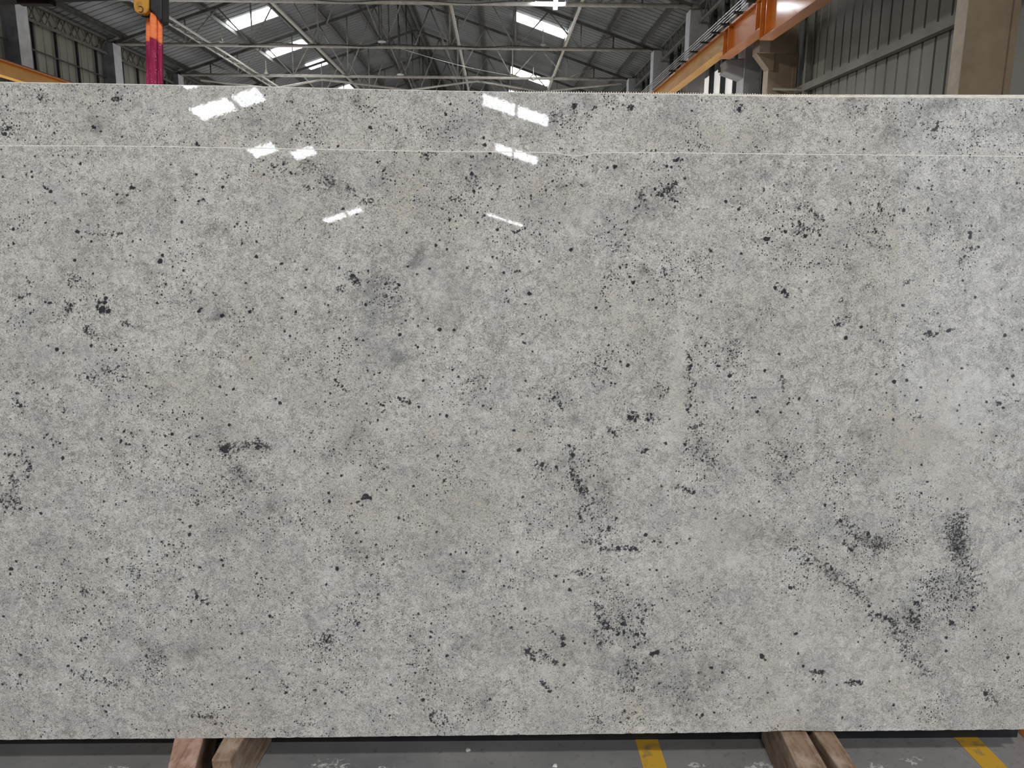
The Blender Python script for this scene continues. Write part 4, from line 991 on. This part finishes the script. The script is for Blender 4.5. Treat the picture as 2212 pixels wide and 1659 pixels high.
# smoky clouds: x, y, rx, ry, angle, strength
CLOUDS = [
    (965, 610, 34, 62, 12, .30), (985, 650, 30, 30, 0, .18), (905, 556, 9, 22, 22, .75), (895, 568, 8, 14, 40, .6), (768, 935, 34, 26, -30, .5), (752, 960, 20, 22, -30, .45), (862, 775, 28, 20, 0, .5), (110, 815, 26, 12, 15, .5), (603, 1070, 26, 18, 0, .35), (590, 1095, 40, 14, -25, .35),
    (500, 1150, 55, 30, -15, .28), (820, 640, 60, 60, 0, .22), (790, 605, 36, 26, 0, .25), (463, 688, 16, 7, -20, .6), (478, 680, 10, 7, -20, .5), (540, 712, 26, 16, -20, .42), (1243, 905, 26, 12, -35, .55), (1218, 985, 10, 22, 25, .45), (1270, 980, 26, 16, 20, .3), (1400, 440, 66, 36, -20, .30), (1340, 365, 34, 16, -30, .35), (1216, 405, 20, 7, 0, .5), (1262, 398, 16, 6, 0, .4),
    (700, 400, 60, 50, 20, .20), (1050, 345, 55, 40, 0, .30), (870, 350, 50, 30, 0, .18), (2080, 425, 30, 20, 0, .38), (2115, 430, 26, 20, 0, .32), (2180, 450, 22, 30, 0, .4), (2140, 490, 18, 30, 0, .34), (2060, 470, 40, 30, 0, .2), (347, 1415, 26, 24, 30, .5), (410, 1408, 26, 15, 0, .5), (245, 1360, 18, 10, 20, .3), (1280, 1060, 70, 46, 10, .26), (1290, 1100, 70, 26, -5, .26),
    (1330, 1340, 90, 56, 0, .26), (1380, 1440, 110, 50, 10, .30), (1490, 1500, 60, 46, 0, .36), (1545, 1455, 30, 26, 0, .42), (1075, 1360, 30, 24, 10, .35), (1090, 1405, 30, 24, 0, .42), (1010, 1385, 30, 26, 0, .25), (1520, 965, 50, 26, 35, .30), (1545, 1010, 24, 30, -35, .34), (1600, 1130, 36, 30, 0, .30), (1650, 1160, 60, 26, 15, .34), (1850, 1140, 66, 46, 20, .22),
    (1900, 1170, 56, 20, 5, .36), (1712, 1030, 40, 26, 0, .42), (1880, 1005, 50, 34, 20, .26), (2068, 1180, 20, 56, 0, .50), (2060, 1290, 56, 50, 0, .26), (1965, 1340, 50, 30, 20, .38), (1890, 1300, 30, 20, 35, .30), (1800, 1240, 50, 14, 35, .30), (2000, 1420, 60, 40, 30, .28), (1700, 930, 60, 50, 0, .16), (1590, 750, 56, 44, 0, .26), (1460, 1282, 12, 9, 0, .6),
    (1230, 1000, 34, 20, 0, .16), (850, 700, 70, 50, 0, .18), (30, 1085, 36, 40, 0, .20), (540, 970, 50, 12, 0, .28), (525, 1030, 44, 30, 0, .2), (1595, 1382, 9, 18, -35, .42), (1588, 1432, 9, 18, -40, .42), (1860, 940, 20, 10, 20, .45), (1873, 938, 10, 14, 0, .4), (720, 700, 40, 30, 0, .2), (1000, 1240, 50, 30, 20, .25), (820, 395, 14, 12, 0, .5), (260, 420, 16, 10, 0, .3), (265, 438, 10, 8, 0, .4),
    (1560, 395, 50, 40, 0, .22), (1395, 585, 20, 16, 0, .34), (1405, 455, 12, 14, 0, .4), (1590, 370, 12, 10, 0, .35), (1845, 575, 20, 12, 0, .3), (1500, 830, 60, 60, 0, .1), (330, 1380, 30, 20, 0, .2), (2185, 1080, 60, 30, 30, .2), (2020, 1110, 40, 20, 30, .2), (1570, 1290, 60, 50, 0, .16), (980, 1510, 20, 20, 0, .2), (90, 700, 40, 20, 0, .2), (70, 1200, 60, 30, 0, .16), (560, 640, 40, 20, 0, .12), (900, 1180, 60, 26, 0, .22), (780, 1190, 34, 20, 0, .25), (730, 1228, 9, 8, 0, .6), (1225, 1400, 60, 30, 0, .15), (1050, 1520, 12, 22, 0, .4),
]
TOP_CLOUDS = [(212, 275, 26, 22, 20, .4), (190, 235, 40, 20, 0, .22), (775, 220, 20, 12, 0, .5), (1270, 220, 26, 18, 0, .4), (930, 230, 60, 20, 10, .2), (1990, 250, 70, 30, -35, .4), (1910, 305, 44, 20, -20, .5), (2035, 225, 40, 14, -20, .4), (1450, 250, 40, 30, 0, .2), (1680, 300, 60, 20, 0, .22), (1860, 215, 50, 16, 0, .3), (330, 230, 60, 20, 0, .2), (600, 260, 70, 30, 0, .2), (1150, 280, 50, 30, 0, .24), (1000, 280, 60, 30, 0, .2), (2150, 270, 40, 20, 0, .3)]
# smooth, nearly speckless drifts: x, y, rx, ry, angle, strength
SMOOTH = [(1462, 800, 20, 80, 0, .8), (1450, 930, 26, 60, 10, .7), (2060, 900, 110, 90, -25, .85), (2040, 820, 70, 40, 0, .7), (2090, 780, 40, 30, 0, .6), (1980, 960, 60, 60, 0, .7), (2060, 1070, 60, 60, 0, .6), (1560, 1200, 70, 60, 10, .55), (1550, 1140, 70, 34, 0, .5), (1830, 1400, 110, 100, 30, .7), (1740, 1340, 60, 60, 0, .5), (1700, 1500, 120, 60, 10, .55), (1930, 1480, 60, 60, 0, .4), (2170, 1230, 50, 100, 0, .6), (2190, 1340, 40, 40, 0, .4),
          (120, 420, 60, 30, 0, .6), (240, 600, 50, 26, -10, .6), (310, 560, 60, 40, 0, .4), (300, 350, 70, 26, 0, .4), (955, 610, 50, 70, 10, .8), (1040, 560, 40, 60, 0, .3), (1150, 460, 70, 40, 0, .2), (1260, 470, 40, 30, 0, .6), (1265, 480, 30, 12, -20, .5), (60, 770, 60, 30, 0, .3), (200, 770, 50, 20, 0, .4), (160, 1440, 40, 14, 0, .6), (240, 1425, 30, 16, 0, .6), (378, 1425, 14, 18, 0, .8), (600, 900, 60, 40, 0, .2), (900, 845, 30, 24, 0, .4), (740, 930, 20, 30, 0, .6), (870, 752, 18, 10, 0, .9),
          (110, 560, 60, 60, 0, .3), (560, 460, 60, 26, 0, .2), (1600, 890, 60, 40, 0, .3), (1680, 870, 50, 40, 0, .25), (1480, 500, 40, 26, 0, .5), (1530, 430, 40, 30, 0, .3), (1740, 680, 60, 30, 0, .4), (1640, 720, 60, 30, 0, .3), (1960, 620, 90, 20, -20, .4), (2130, 640, 60, 60, 0, .4), (1080, 1440, 30, 30, 0, .4), (800, 1130, 30, 20, 0, .3), (1310, 1180, 1, 1, 0, 0), (1150, 1280, 60, 40, 0, .3), (1180, 1330, 50, 30, 0, .4), (1330, 1410, 50, 20, 0, .5), (1180, 1450, 30, 16, 0, .6), (1500, 1130, 60, 30, 0, .4), (1420, 1220, 50, 40, 0, .4)]
WARM = [(1180, 420, 110, 50, 0, .5), (930, 440, 130, 60, 0, .5), (640, 480, 60, 40, 0, .4), (540, 770, 20, 60, 0, .6), (400, 840, 70, 50, 0, .45), (330, 820, 50, 40, 0, .4), (1140, 935, 50, 26, 0, .6), (720, 1075, 40, 22, 0, .7), (950, 1080, 120, 60, -15, .5), (850, 1150, 140, 60, -10, .45), (1060, 1010, 50, 30, 0, .5), (1310, 1020, 40, 40, 0, .6), (2000, 930, 110, 90, 0, .45), (2060, 1060, 60, 40, 0, .5), (10, 1560, 30, 26, 0, .8), (560, 1400, 50, 20, 0, .5), (620, 1400, 30, 16, 0, .5),
        (540, 1510, 60, 50, 0, .4), (1370, 1540, 30, 14, 0, .6), (1700, 1560, 50, 14, 0, .5), (2130, 1540, 60, 26, 0, .5), (2090, 530, 26, 14, 0, .7), (555, 380, 20, 12, 0, .6), (680, 545, 20, 14, 0, .5), (690, 590, 20, 14, 0, .5), (300, 430, 50, 26, 0, .4), (30, 440, 40, 40, 0, .5), (1400, 730, 50, 50, 0, .4), (1460, 850, 34, 110, 0, .4), (1560, 1160, 90, 60, 0, .35), (980, 680, 40, 40, 0, .4), (1090, 1360, 80, 50, 0, .35), (250, 380, 90, 30, 0, .3), (1850, 1280, 200, 60, 30, .15), (2130, 1350, 80, 90, 0, .3), (1000, 1500, 60, 30, 0, .3), (1380, 630, 60, 30, 0, .3),
        (700, 1480, 90, 40, 0, .25), (900, 380, 60, 40, 0, .4)]
TOP_WARM = [(1500, 300, 160, 30, 0, .5), (1620, 280, 80, 30, 0, .5), (1700, 230, 90, 20, 0, .4), (560, 240, 60, 20, 0, .2), (1820, 290, 60, 20, 0, .3), (900, 300, 60, 26, 0, .3)]


def field(lst, px, py):
    out = np.zeros_like(px)
    for (x, y, rx, ry, ang, s_) in lst:
        a_ = math.radians(ang)
        u = ((px - x) * math.cos(a_) + (py - y) * math.sin(a_)) / max(rx, 1)
        v_ = (-(px - x) * math.sin(a_) + (py - y) * math.cos(a_)) / max(ry, 1)
        out = 1 - (1 - out) * (1 - s_ * np.exp(-(u * u + v_ * v_) * 0.9))
    return out


def value_noise(px, py, cell, seed, octs=3):
    r_ = np.random.default_rng(seed)
    out = np.zeros_like(px)
    amp, tot = 1.0, 0.0
    for _ in range(octs):
        g_ = r_.random((96, 96))
        fx, fy = (px / cell) % 95, (py / cell) % 95
        ix, iy = fx.astype(int), fy.astype(int)
        tx, ty = fx - ix, fy - iy
        tx, ty = tx * tx * (3 - 2 * tx), ty * ty * (3 - 2 * ty)
        v_ = (g_[iy, ix] * (1 - tx) + g_[iy, ix + 1] * tx) * (1 - ty) + (g_[iy + 1, ix] * (1 - tx) + g_[iy + 1, ix + 1] * tx) * ty
        out += v_ * amp
        tot += amp
        amp *= 0.55
        cell *= 0.47
    return out / tot


def make_pattern(px, py, seed, top):
    cl, sm, wa, st = (TOP_CLOUDS, [], TOP_WARM, TOP_STROKES) if top else (CLOUDS, SMOOTH, WARM, STROKES)
    base = value_noise(px + 500, py + 500, 120, seed)
    fine = value_noise(px + 500, py + 500, 45, seed + 5)
    cloud = field(cl, px, py)
    cloud = np.clip(cloud * (0.55 + 1.0 * fine) + np.clip(fine - 0.58, 0, 1) * 0.8 + np.clip(base - 0.56, 0, 1) * 0.5, 0, 0.85)
    smooth = field(sm, px, py)
    warm = np.clip(field(wa, px, py) * 0.8 + np.clip(value_noise(px + 900, py + 100, 150, seed + 9) - 0.48, 0, 1) * 1.2, 0, 0.9)
    dens = np.clip((value_noise(px + 300, py + 700, 70, seed + 3) - 0.34) * 1.25, 0.02, 0.75)
    for pts, hw, cnt, r0, r1 in st:
        xs = [p_[0] for p_ in pts]
        ys = [p_[1] for p_ in pts]
        cx_, cy_ = sum(xs) / len(xs), sum(ys) / len(ys)
        rx_, ry_ = (max(xs) - min(xs)) / 2 + hw * 1.3, (max(ys) - min(ys)) / 2 + hw * 1.3
        dens = np.clip(dens + 0.28 * np.exp(-(((px - cx_) / rx_) ** 2 + ((py - cy_) / ry_) ** 2)), 0, 0.9)
    dens = dens * (1 - 0.9 * smooth)
    grain = np.clip(1.0 - 0.75 * smooth + 0.25 * (fine - 0.5), 0.1, 1)
    cloud = cloud * (1 - 0.6 * smooth)
    return cloud, warm, dens, grain


def crystals(px, py, x0, y0, step, nx, ny, seed, top):
    """distance, in reference pixels, to the nearest dark crystal"""
    r_ = np.random.default_rng(seed)
    lst = DOTS[TOPD_FROM:] if top else DOTS[:TOPD_FROM]
    lst = [d_ for d_ in lst]
    out = []
    for (x, y, r) in lst:                               # each crystal is a few fused grains
        out.append((x, y, r * 0.86))
        for _ in range(2 if r > 2.4 else 1):
            a_ = r_.random() * 6.283
            out.append((x + math.cos(a_) * r * 0.65, y + math.sin(a_) * r * 0.6, r * (0.45 + 0.3 * r_.random())))
    for pts, hw, cnt, r0, r1 in (TOP_STROKES if top else STROKES):
        seg = [math.dist(pts[i], pts[i + 1]) for i in range(len(pts) - 1)]
        tot = sum(seg)
        for _ in range(int(cnt * 1.35)):
            q = r_.random() * tot
            i = 0
            while i < len(seg) - 1 and q > seg[i]:
                q -= seg[i]
                i += 1
            f_ = min(1, q / max(seg[i], 1e-6))
            x = pts[i][0] + (pts[i + 1][0] - pts[i][0]) * f_ + r_.normal() * hw * 0.72
            y = pts[i][1] + (pts[i + 1][1] - pts[i][1]) * f_ + r_.normal() * hw * 0.72
            r = r0 + (r1 - r0) * r_.random() ** 2.6
            out.append((x, y, r * 0.66))
    # loose scatter everywhere, clustered
    W_, H_ = nx * step, ny * step
    n_sc = int(W_ * H_ / 900)
    for _ in range(n_sc):
        x, y = x0 + r_.random() * W_, y0 + r_.random() * H_
        dn = float(SAMPLE(x, y))
        if r_.random() < dn * 1.6:
            for _k in range(1 + int(r_.random() * 2.6)):
                out.append((x + r_.normal() * 9, y + r_.normal() * 9, 1.2 + 1.7 * r_.random() ** 2.5))
    sdf = np.full((ny, nx), 8.0)
    for (x, y, r) in out:
        i0, i1 = int((x - x0 - r - 8) / step), int((x - x0 + r + 8) / step) + 2
        j0, j1 = int((y - y0 - r - 8) / step), int((y - y0 + r + 8) / step) + 2
        i0, j0, i1, j1 = max(i0, 0), max(j0, 0), min(i1, nx), min(j1, ny)
        if i0 >= i1 or j0 >= j1:
            continue
        gx, gy = px[j0:j1, i0:i1], py[j0:j1, i0:i1]
        d_ = np.hypot(gx - x, gy - y) - r
        sdf[j0:j1, i0:i1] = np.minimum(sdf[j0:j1, i0:i1], d_)
    return sdf


def interp(pts, x):
    return float(np.interp(x, [p_[0] for p_ in pts], [p_[1] for p_ in pts]))


def make_slab(name, label, off, thick, top_px, bot_px, x_px, step, seed, mat, top=False, ymin_px=None, jag=0.0):
    """a stone slab whose face lies in the leaning plane set back by off"""
    global SAMPLE
    P0 = P_BASE - SN * off
    xl = slab_uv(x_px[0], 900, off)[0]
    xr = slab_uv(x_px[1], 900, off)[0]
    su = step * PXM
    nu = int((xr - xl) / su) + 1
    us = np.linspace(xl, xr, nu)
    tops = [slab_uv(x, y, off) for x, y in top_px]
    bots = [slab_uv(x, y, off) for x, y in bot_px]
    vt = np.interp(us, [p_[0] for p_ in tops], [p_[1] for p_ in tops])
    vb = np.interp(us, [p_[0] for p_ in bots], [p_[1] for p_ in bots])
    rj = np.random.default_rng(seed + 50)
    if jag:
        chips = np.convolve(np.clip(rj.random(nu) - 0.72, 0, 1), np.ones(5) / 5, 'same') * jag * 3.5
        vb = vb + chips
    nv = int(np.max(vt - vb) / su) + 1
    s_ = np.linspace(0, 1, nv)
    U = np.repeat(us[None, :], nv, 0)
    V = vb[None, :] + (vt - vb)[None, :] * s_[:, None]
    P = P0[None, None, :] + U[..., None] * np.array([1.0, 0, 0]) + V[..., None] * SU
    Q = P - np.array([0, 0, CZ])
    zc = Q @ FW
    px = PCX + FPX * (Q @ RT) / zc
    py = PCY - FPX * (Q @ UP) / zc
    cloud, warm, dens, grain = make_pattern(px, py, seed, top)
    # distance field on a regular pixel lattice, then sampled at the vertices
    x0, y0, x1, y1 = px.min() - 5, (py.min() if ymin_px is None else ymin_px) - 5, px.max() + 5, (py.max() if not top else 420) + 5
    st = 2.0
    nx, ny = int((x1 - x0) / st) + 2, int((y1 - y0) / st) + 2
    gx, gy = np.meshgrid(x0 + np.arange(nx) * st, y0 + np.arange(ny) * st)
    small = value_noise(gx + 300, gy + 700, 70, seed + 3)
    sm_f = field([] if top else SMOOTH, gx[::8, ::8], gy[::8, ::8])

    def SAMPLE(x, y):
        i, j = min(int((x - x0) / st), nx - 1), min(int((y - y0) / st), ny - 1)
        d_ = max(0.03, (small[j, i] - 0.34) * 1.4)
        return d_ * (1 - sm_f[j // 8, i // 8] * 0.92)
    globals()['SAMPLE'] = SAMPLE
    sd = crystals(gx, gy, x0, y0, st, nx, ny, seed, top)
    fx = np.clip((px - x0) / st, 0, nx - 2)
    fy = np.clip((py - y0) / st, 0, ny - 2)
    ix, iy = fx.astype(int), fy.astype(int)
    tx, ty = fx - ix, fy - iy
    sdv = (sd[iy, ix] * (1 - tx) + sd[iy, ix + 1] * tx) * (1 - ty) + (sd[iy + 1, ix] * (1 - tx) + sd[iy + 1, ix + 1] * tx) * ty

    org = P0 + np.array([(xl + xr) / 2, 0, 0])
    t = thing(name, org, label, 'stone slab', 'stone slabs leaning together')
    # polished face with depth: front grid only; back and sides follow as the sawn body
    me = bpy.data.meshes.new('polished_face')
    co = (P - org).reshape(-1, 3)
    me.vertices.add(len(co))
    me.vertices.foreach_set('co', co.ravel())
    idx = np.arange(nu * nv).reshape(nv, nu)
    quads = np.stack([idx[:-1, :-1], idx[:-1, 1:], idx[1:, 1:], idx[1:, :-1]], -1).reshape(-1, 4)
    me.loops.add(len(quads) * 4)
    me.loops.foreach_set('vertex_index', quads.ravel())
    me.polygons.add(len(quads))
    me.polygons.foreach_set('loop_start', np.arange(len(quads)) * 4)
    me.polygons.foreach_set('loop_total', np.full(len(quads), 4))
    me.update(calc_edges=True)
    at = me.attributes.new('pattern', 'FLOAT_COLOR', 'POINT')
    at.data.foreach_set('color', np.stack([cloud, warm, dens, grain], -1).reshape(-1).astype(np.float32))
    at = me.attributes.new('crystal', 'FLOAT', 'POINT')
    at.data.foreach_set('value', sdv.ravel().astype(np.float32))
    me.materials.append(mat)
    o = bpy.data.objects.new('polished_face', me)
    COL.objects.link(o)
    o.parent = t
    # body: arris strip, top, back, bottom and ends
    sub = slice(None, None, 3)
    uu, tt, bb = us[sub], vt[sub], vb[sub]
    if uu[-1] != us[-1]:
        uu, tt, bb = np.append(uu, us[-1]), np.append(tt, vt[-1]), np.append(bb, vb[-1])
    ch = 0.0022
    rim = [(0.0, 'b'), (0.0, 't'), (-ch, 'tc'), (-thick, 'tc'), (-thick, 'b')]
    vs = []
    n_ = len(uu)
    for dn_, k_ in rim:
        for i in range(n_):
            v_ = bb[i] if k_ == 'b' else (tt[i] + (ch if k_ == 'tc' else 0.0))
            p_ = P0 + np.array([uu[i], 0, 0]) + SU * v_ + SN * dn_
            vs.append(p_)
    fs = []
    for a_, b_ in ((1, 2), (2, 3), (3, 4), (4, 0)):
        for i in range(n_ - 1):
            fs.append((a_ * n_ + i, a_ * n_ + i + 1, b_ * n_ + i + 1, b_ * n_ + i))
    fs.append((0, n_, 2 * n_, 3 * n_, 4 * n_))
    fs.append((n_ - 1, 2 * n_ - 1, 3 * n_ - 1, 4 * n_ - 1, 5 * n_ - 1))
    MB().add(vs, fs).build('sawn_edge', M['edge'], t)
    return t


TOP_FRONT = [(-200, 314.5), (0, 315.5), (300, 316.5), (560, 321), (900, 327), (1100, 329.3), (1190, 330), (1215, 334), (1243, 338.5), (1260, 336.5), (1278, 331.5), (1310, 330.5), (1500, 331), (1700, 333.5), (2212, 338.5), (2300, 339)]
BOT_FRONT = [(-200, 1600), (0, 1598.5), (260, 1596), (600, 1594), (1000, 1589), (1412, 1584.5), (1640, 1581.5), (1700, 1578), (1800, 1580), (2212, 1576), (2300, 1575.5)]
slab1 = make_slab('granite_slab', 'front grey-white granite slab with black crystals, filling most of the view', 0.0, 0.018, TOP_FRONT, BOT_FRONT, (-150, 2275), 2.8, 3, granite('granite_front', 1.0), jag=0.004)
TOP_2 = [(-200, 174), (0, 178), (300, 183), (590, 188.5), (900, 196), (1100, 199.5), (1460, 204.5), (1700, 209.5), (2212, 212), (2300, 212.3)]
slab2 = make_slab('granite_slab', 'second granite slab standing taller behind the front slab, showing skylight reflections', 0.022, 0.018, TOP_2, [(-200, 1590), (2300, 1570)], (-170, 2300), 3.2, 23, granite('granite_second', 4.0, 0.5), top=True)

# two more slabs behind, only their top edges show: one with netted backing
def plain_slab(label, off, thick, top_px, x_px, mat, net=None):
    P0 = P_BASE - SN * off
    us = np.linspace(slab_uv(x_px[0], 205, off)[0], slab_uv(x_px[1], 205, off)[0], 60)
    tops = [slab_uv(x, y, off) for x, y in top_px]
    vt = np.interp(us, [p_[0] for p_ in tops], [p_[1] for p_ in tops])
    t = thing('granite_slab', P0, label, 'stone slab', 'stone slabs leaning together')
    vs, n_ = [], len(us)
    for dn_, top_ in ((0, False), (0, True), (-thick, True), (-thick, False)):
        for i in range(n_):
            vs.append(P0 + np.array([us[i], 0, 0]) + SU * (vt[i] if top_ else 0.0) + SN * dn_)
    fs = [(a_ * n_ + i, a_ * n_ + i + 1, ((a_ + 1) % 4) * n_ + i + 1, ((a_ + 1) % 4) * n_ + i) for a_ in range(4) for i in range(n_ - 1)]
    fs += [(0, n_, 2 * n_, 3 * n_), (n_ - 1, 2 * n_ - 1, 3 * n_ - 1, 4 * n_ - 1)]
    MB().add(vs, fs).build('stone_body', mat, t)
    if net:
        b = MB()
        ua, ub = slab_uv(net[0], 203, off)[0], slab_uv(net[1], 203, off)[0]
        u = ua
        while u < ub:
            v_ = float(np.interp(u, us, vt))
            c_ = P0 + np.array([u, 0, 0]) + SU * v_ + SN * 0.0005
            h_ = 0.0022 + 0.0014 * random.random()
            b.add([c_ + np.array([-0.0016, 0, 0]), c_ + np.array([0.0016, 0, 0]), c_ + np.array([0.0010, 0, 0]) + SU * h_, c_ + np.array([-0.0010, 0, 0]) + SU * h_,
                   c_ + np.array([-0.0016, 0, 0]) - SN * 0.002, c_ + np.array([0.0016, 0, 0]) - SN * 0.002, c_ + np.array([0.0010, 0, 0]) + SU * h_ - SN * 0.002, c_ + np.array([-0.0010, 0, 0]) + SU * h_ - SN * 0.002],
                  [(0, 1, 2, 3), (4, 7, 6, 5), (0, 4, 5, 1), (1, 5, 6, 2), (2, 6, 7, 3), (3, 7, 4, 0)])
            u += 0.0068
        b.build('net_fringe', M['resin'], t)
    return t


plain_slab('third slab behind, with a ragged comb-like net fringe along its top edge', 0.044, 0.018,
           [(-200, 182), (0, 184), (600, 192), (900, 196.5), (1100, 198.6), (1460, 202.3), (1700, 205.8), (2212, 208), (2300, 208.3)], (-180, 2310), M['resin'], net=(1105, 1880))
plain_slab('rearmost slab, its pale sawn top edge showing above the third slab at the right', 0.066, 0.018,
           [(-200, 185), (600, 193), (1300, 203), (1650, 204.2), (2212, 204.8), (2300, 205)], (-190, 2320), M['edge'])

# ------------------------------------------------------------------ timber bearers under the slabs
def bearer(label, front, back, mat, w_extra=0.0, front_y=None, z_top=0.153, h=0.095, rot=(0, 0)):
    """top face outline from left/right points near the slab (back) and nearer the viewer (front)"""
    bl, br, fl, fr = [at_z(x, y, z_top) for x, y in (back + front)]
    dl, dr = bl - fl, br - fr
    bl2, br2 = bl + dl / np.linalg.norm(dl) * 0.30, br + dr / np.linalg.norm(dr) * 0.30
    if front_y is None:                                 # runs on towards the viewer past the frame
        fl, fr = fl - dl / np.linalg.norm(dl) * 0.12, fr - dr / np.linalg.norm(dr) * 0.12
    top = [fl, fr, br2, bl2]
    bot = [p_ - np.array([0, 0, z_top - 0.001]) for p_ in top]
    b = MB().hexa(bot, top)
    o = b.build('timber_bearer', mat, bevel=0.004)
    return tag(o, label, 'timber beam', 'timber bearers under the slabs')


bearer('pinkish worn timber bearer, leftmost of the two under the left end of the slab', [(362, 1659), (421, 1659)], [(376, 1596), (439, 1595)], M['timber_pink'])
bearer('timber bearer with its square end in view, right one of the left pair', [(456, 1641), (497, 1641)], [(481, 1596), (526, 1596)], M['timber'], front_y=1)
bearer('wide brown timber bearer, left one of the right pair under the slab', [(1723, 1659), (1788, 1659)], [(1687, 1581), (1743, 1581)], M['timber'])
bearer('narrower brown timber bearer, right one of the right pair under the slab', [(1812, 1659), (1853, 1659)], [(1757, 1580), (1801, 1580)], M['timber'])

# painted floor lines
for pts, lab in (([(1389, 1659), (1441, 1659), (1421, 1601), (1374, 1601)], 'yellow painted floor line right of centre, running under the slab'),
                 ([(2117, 1659), (2182, 1659), (2105, 1592), (2065, 1592)], 'worn yellow painted floor line near the right corner')):
    q = [at_z(x, y, 0.0) for x, y in pts]
    d0, d1 = q[3] - q[0], q[2] - q[1]
    q = [q[0] - d0 * 6, q[1] - d1 * 6, q[2] + d1 * 6, q[3] + d0 * 6]
    wv = 0.073 if lab.startswith('yellow') else 0.078
    c0 = (q[0] + q[1]) / 2
    c1 = (q[2] + q[3]) / 2
    vs = [(c0[0] - wv / 2, c0[1], 0.0), (c0[0] + wv / 2, c0[1], 0.0), (c1[0] + wv / 2, c1[1], 0.0), (c1[0] - wv / 2, c1[1], 0.0)]
    o = MB().hexa(vs, [(x, y, 0.0012) for x, y, _ in vs]).build('floor_line', M['yellow_line'])
    tag(o, lab, 'floor marking', 'yellow floor lines')

# orange steel rack the slabs lean on, seen only past the lower right corner
t = thing('slab_rack', (1.72, 2.5, 0), 'orange steel rack base peeping out past the lower right corner of the slab', 'rack')
for sx in (-1.9, 1.80):
    MB().box((sx - 0.08, 2.155, 0.0), (sx + 0.06, 3.6, 0.10)).build('base_beam', M['orange_flat'], t, bevel=0.004)
    MB().bar((sx, 2.225, 0.10), (sx, 2.375, 1.7), 0.05, 0.09, (0, 1, 0)).build('lean_post', M['orange_flat'], t)
    MB().bar((sx, 3.4, 0.10), (sx, 2.40, 1.6), 0.06, 0.06, (0, 1, 0)).build('back_strut', M['orange_flat'], t)
MB().box((-1.84, 2.19, 0.0), (1.70, 2.26, 0.15)).build('gap_shade_bar', M['black'], t)  # black bar added to close the gap and stand for the shade under the slabs
MB().bar((-1.9, 2.40, 1.55), (1.80, 2.40, 1.55), 0.08, 0.08).build('cross_rail', M['orange_flat'], t)

# small stone chips and litter on the floor
for i, (px_, py_, r_, lab) in enumerate([(1011, 1621, 0.010, 'small pale chip on the shaded floor near the middle'), (1199, 1655, 0.010, 'small white chip on the floor at the bottom edge, right of centre'),
                                         (524, 1655, 0.012, 'white chip on the floor beside the square-ended bearer'), (1752, 1586, 0.010, 'tiny metal scrap lying between the two right bearers')]):
    zf = 0.0
    c_ = at_z(px_, py_, zf)
    b = MB()
    vs = []
    for q in range(7):
        a_ = 2 * math.pi * q / 7
        k_ = r_ * (0.7 + 0.5 * random.random())
        vs.append((c_[0] + k_ * math.cos(a_), c_[1] + 0.7 * k_ * math.sin(a_), 0.0))
    top_v = [(c_[0] + (x - c_[0]) * 0.6, c_[1] + (y - c_[1]) * 0.6, 0.006) for x, y, _ in vs]
    b.add(vs + top_v, [tuple(range(7))[::-1], tuple(range(7, 14))] + [(q, (q + 1) % 7, 7 + (q + 1) % 7, 7 + q) for q in range(7)])
    tag(b.build('stone_chip', M['edge']), lab, 'stone chip', 'stone chips on the floor')
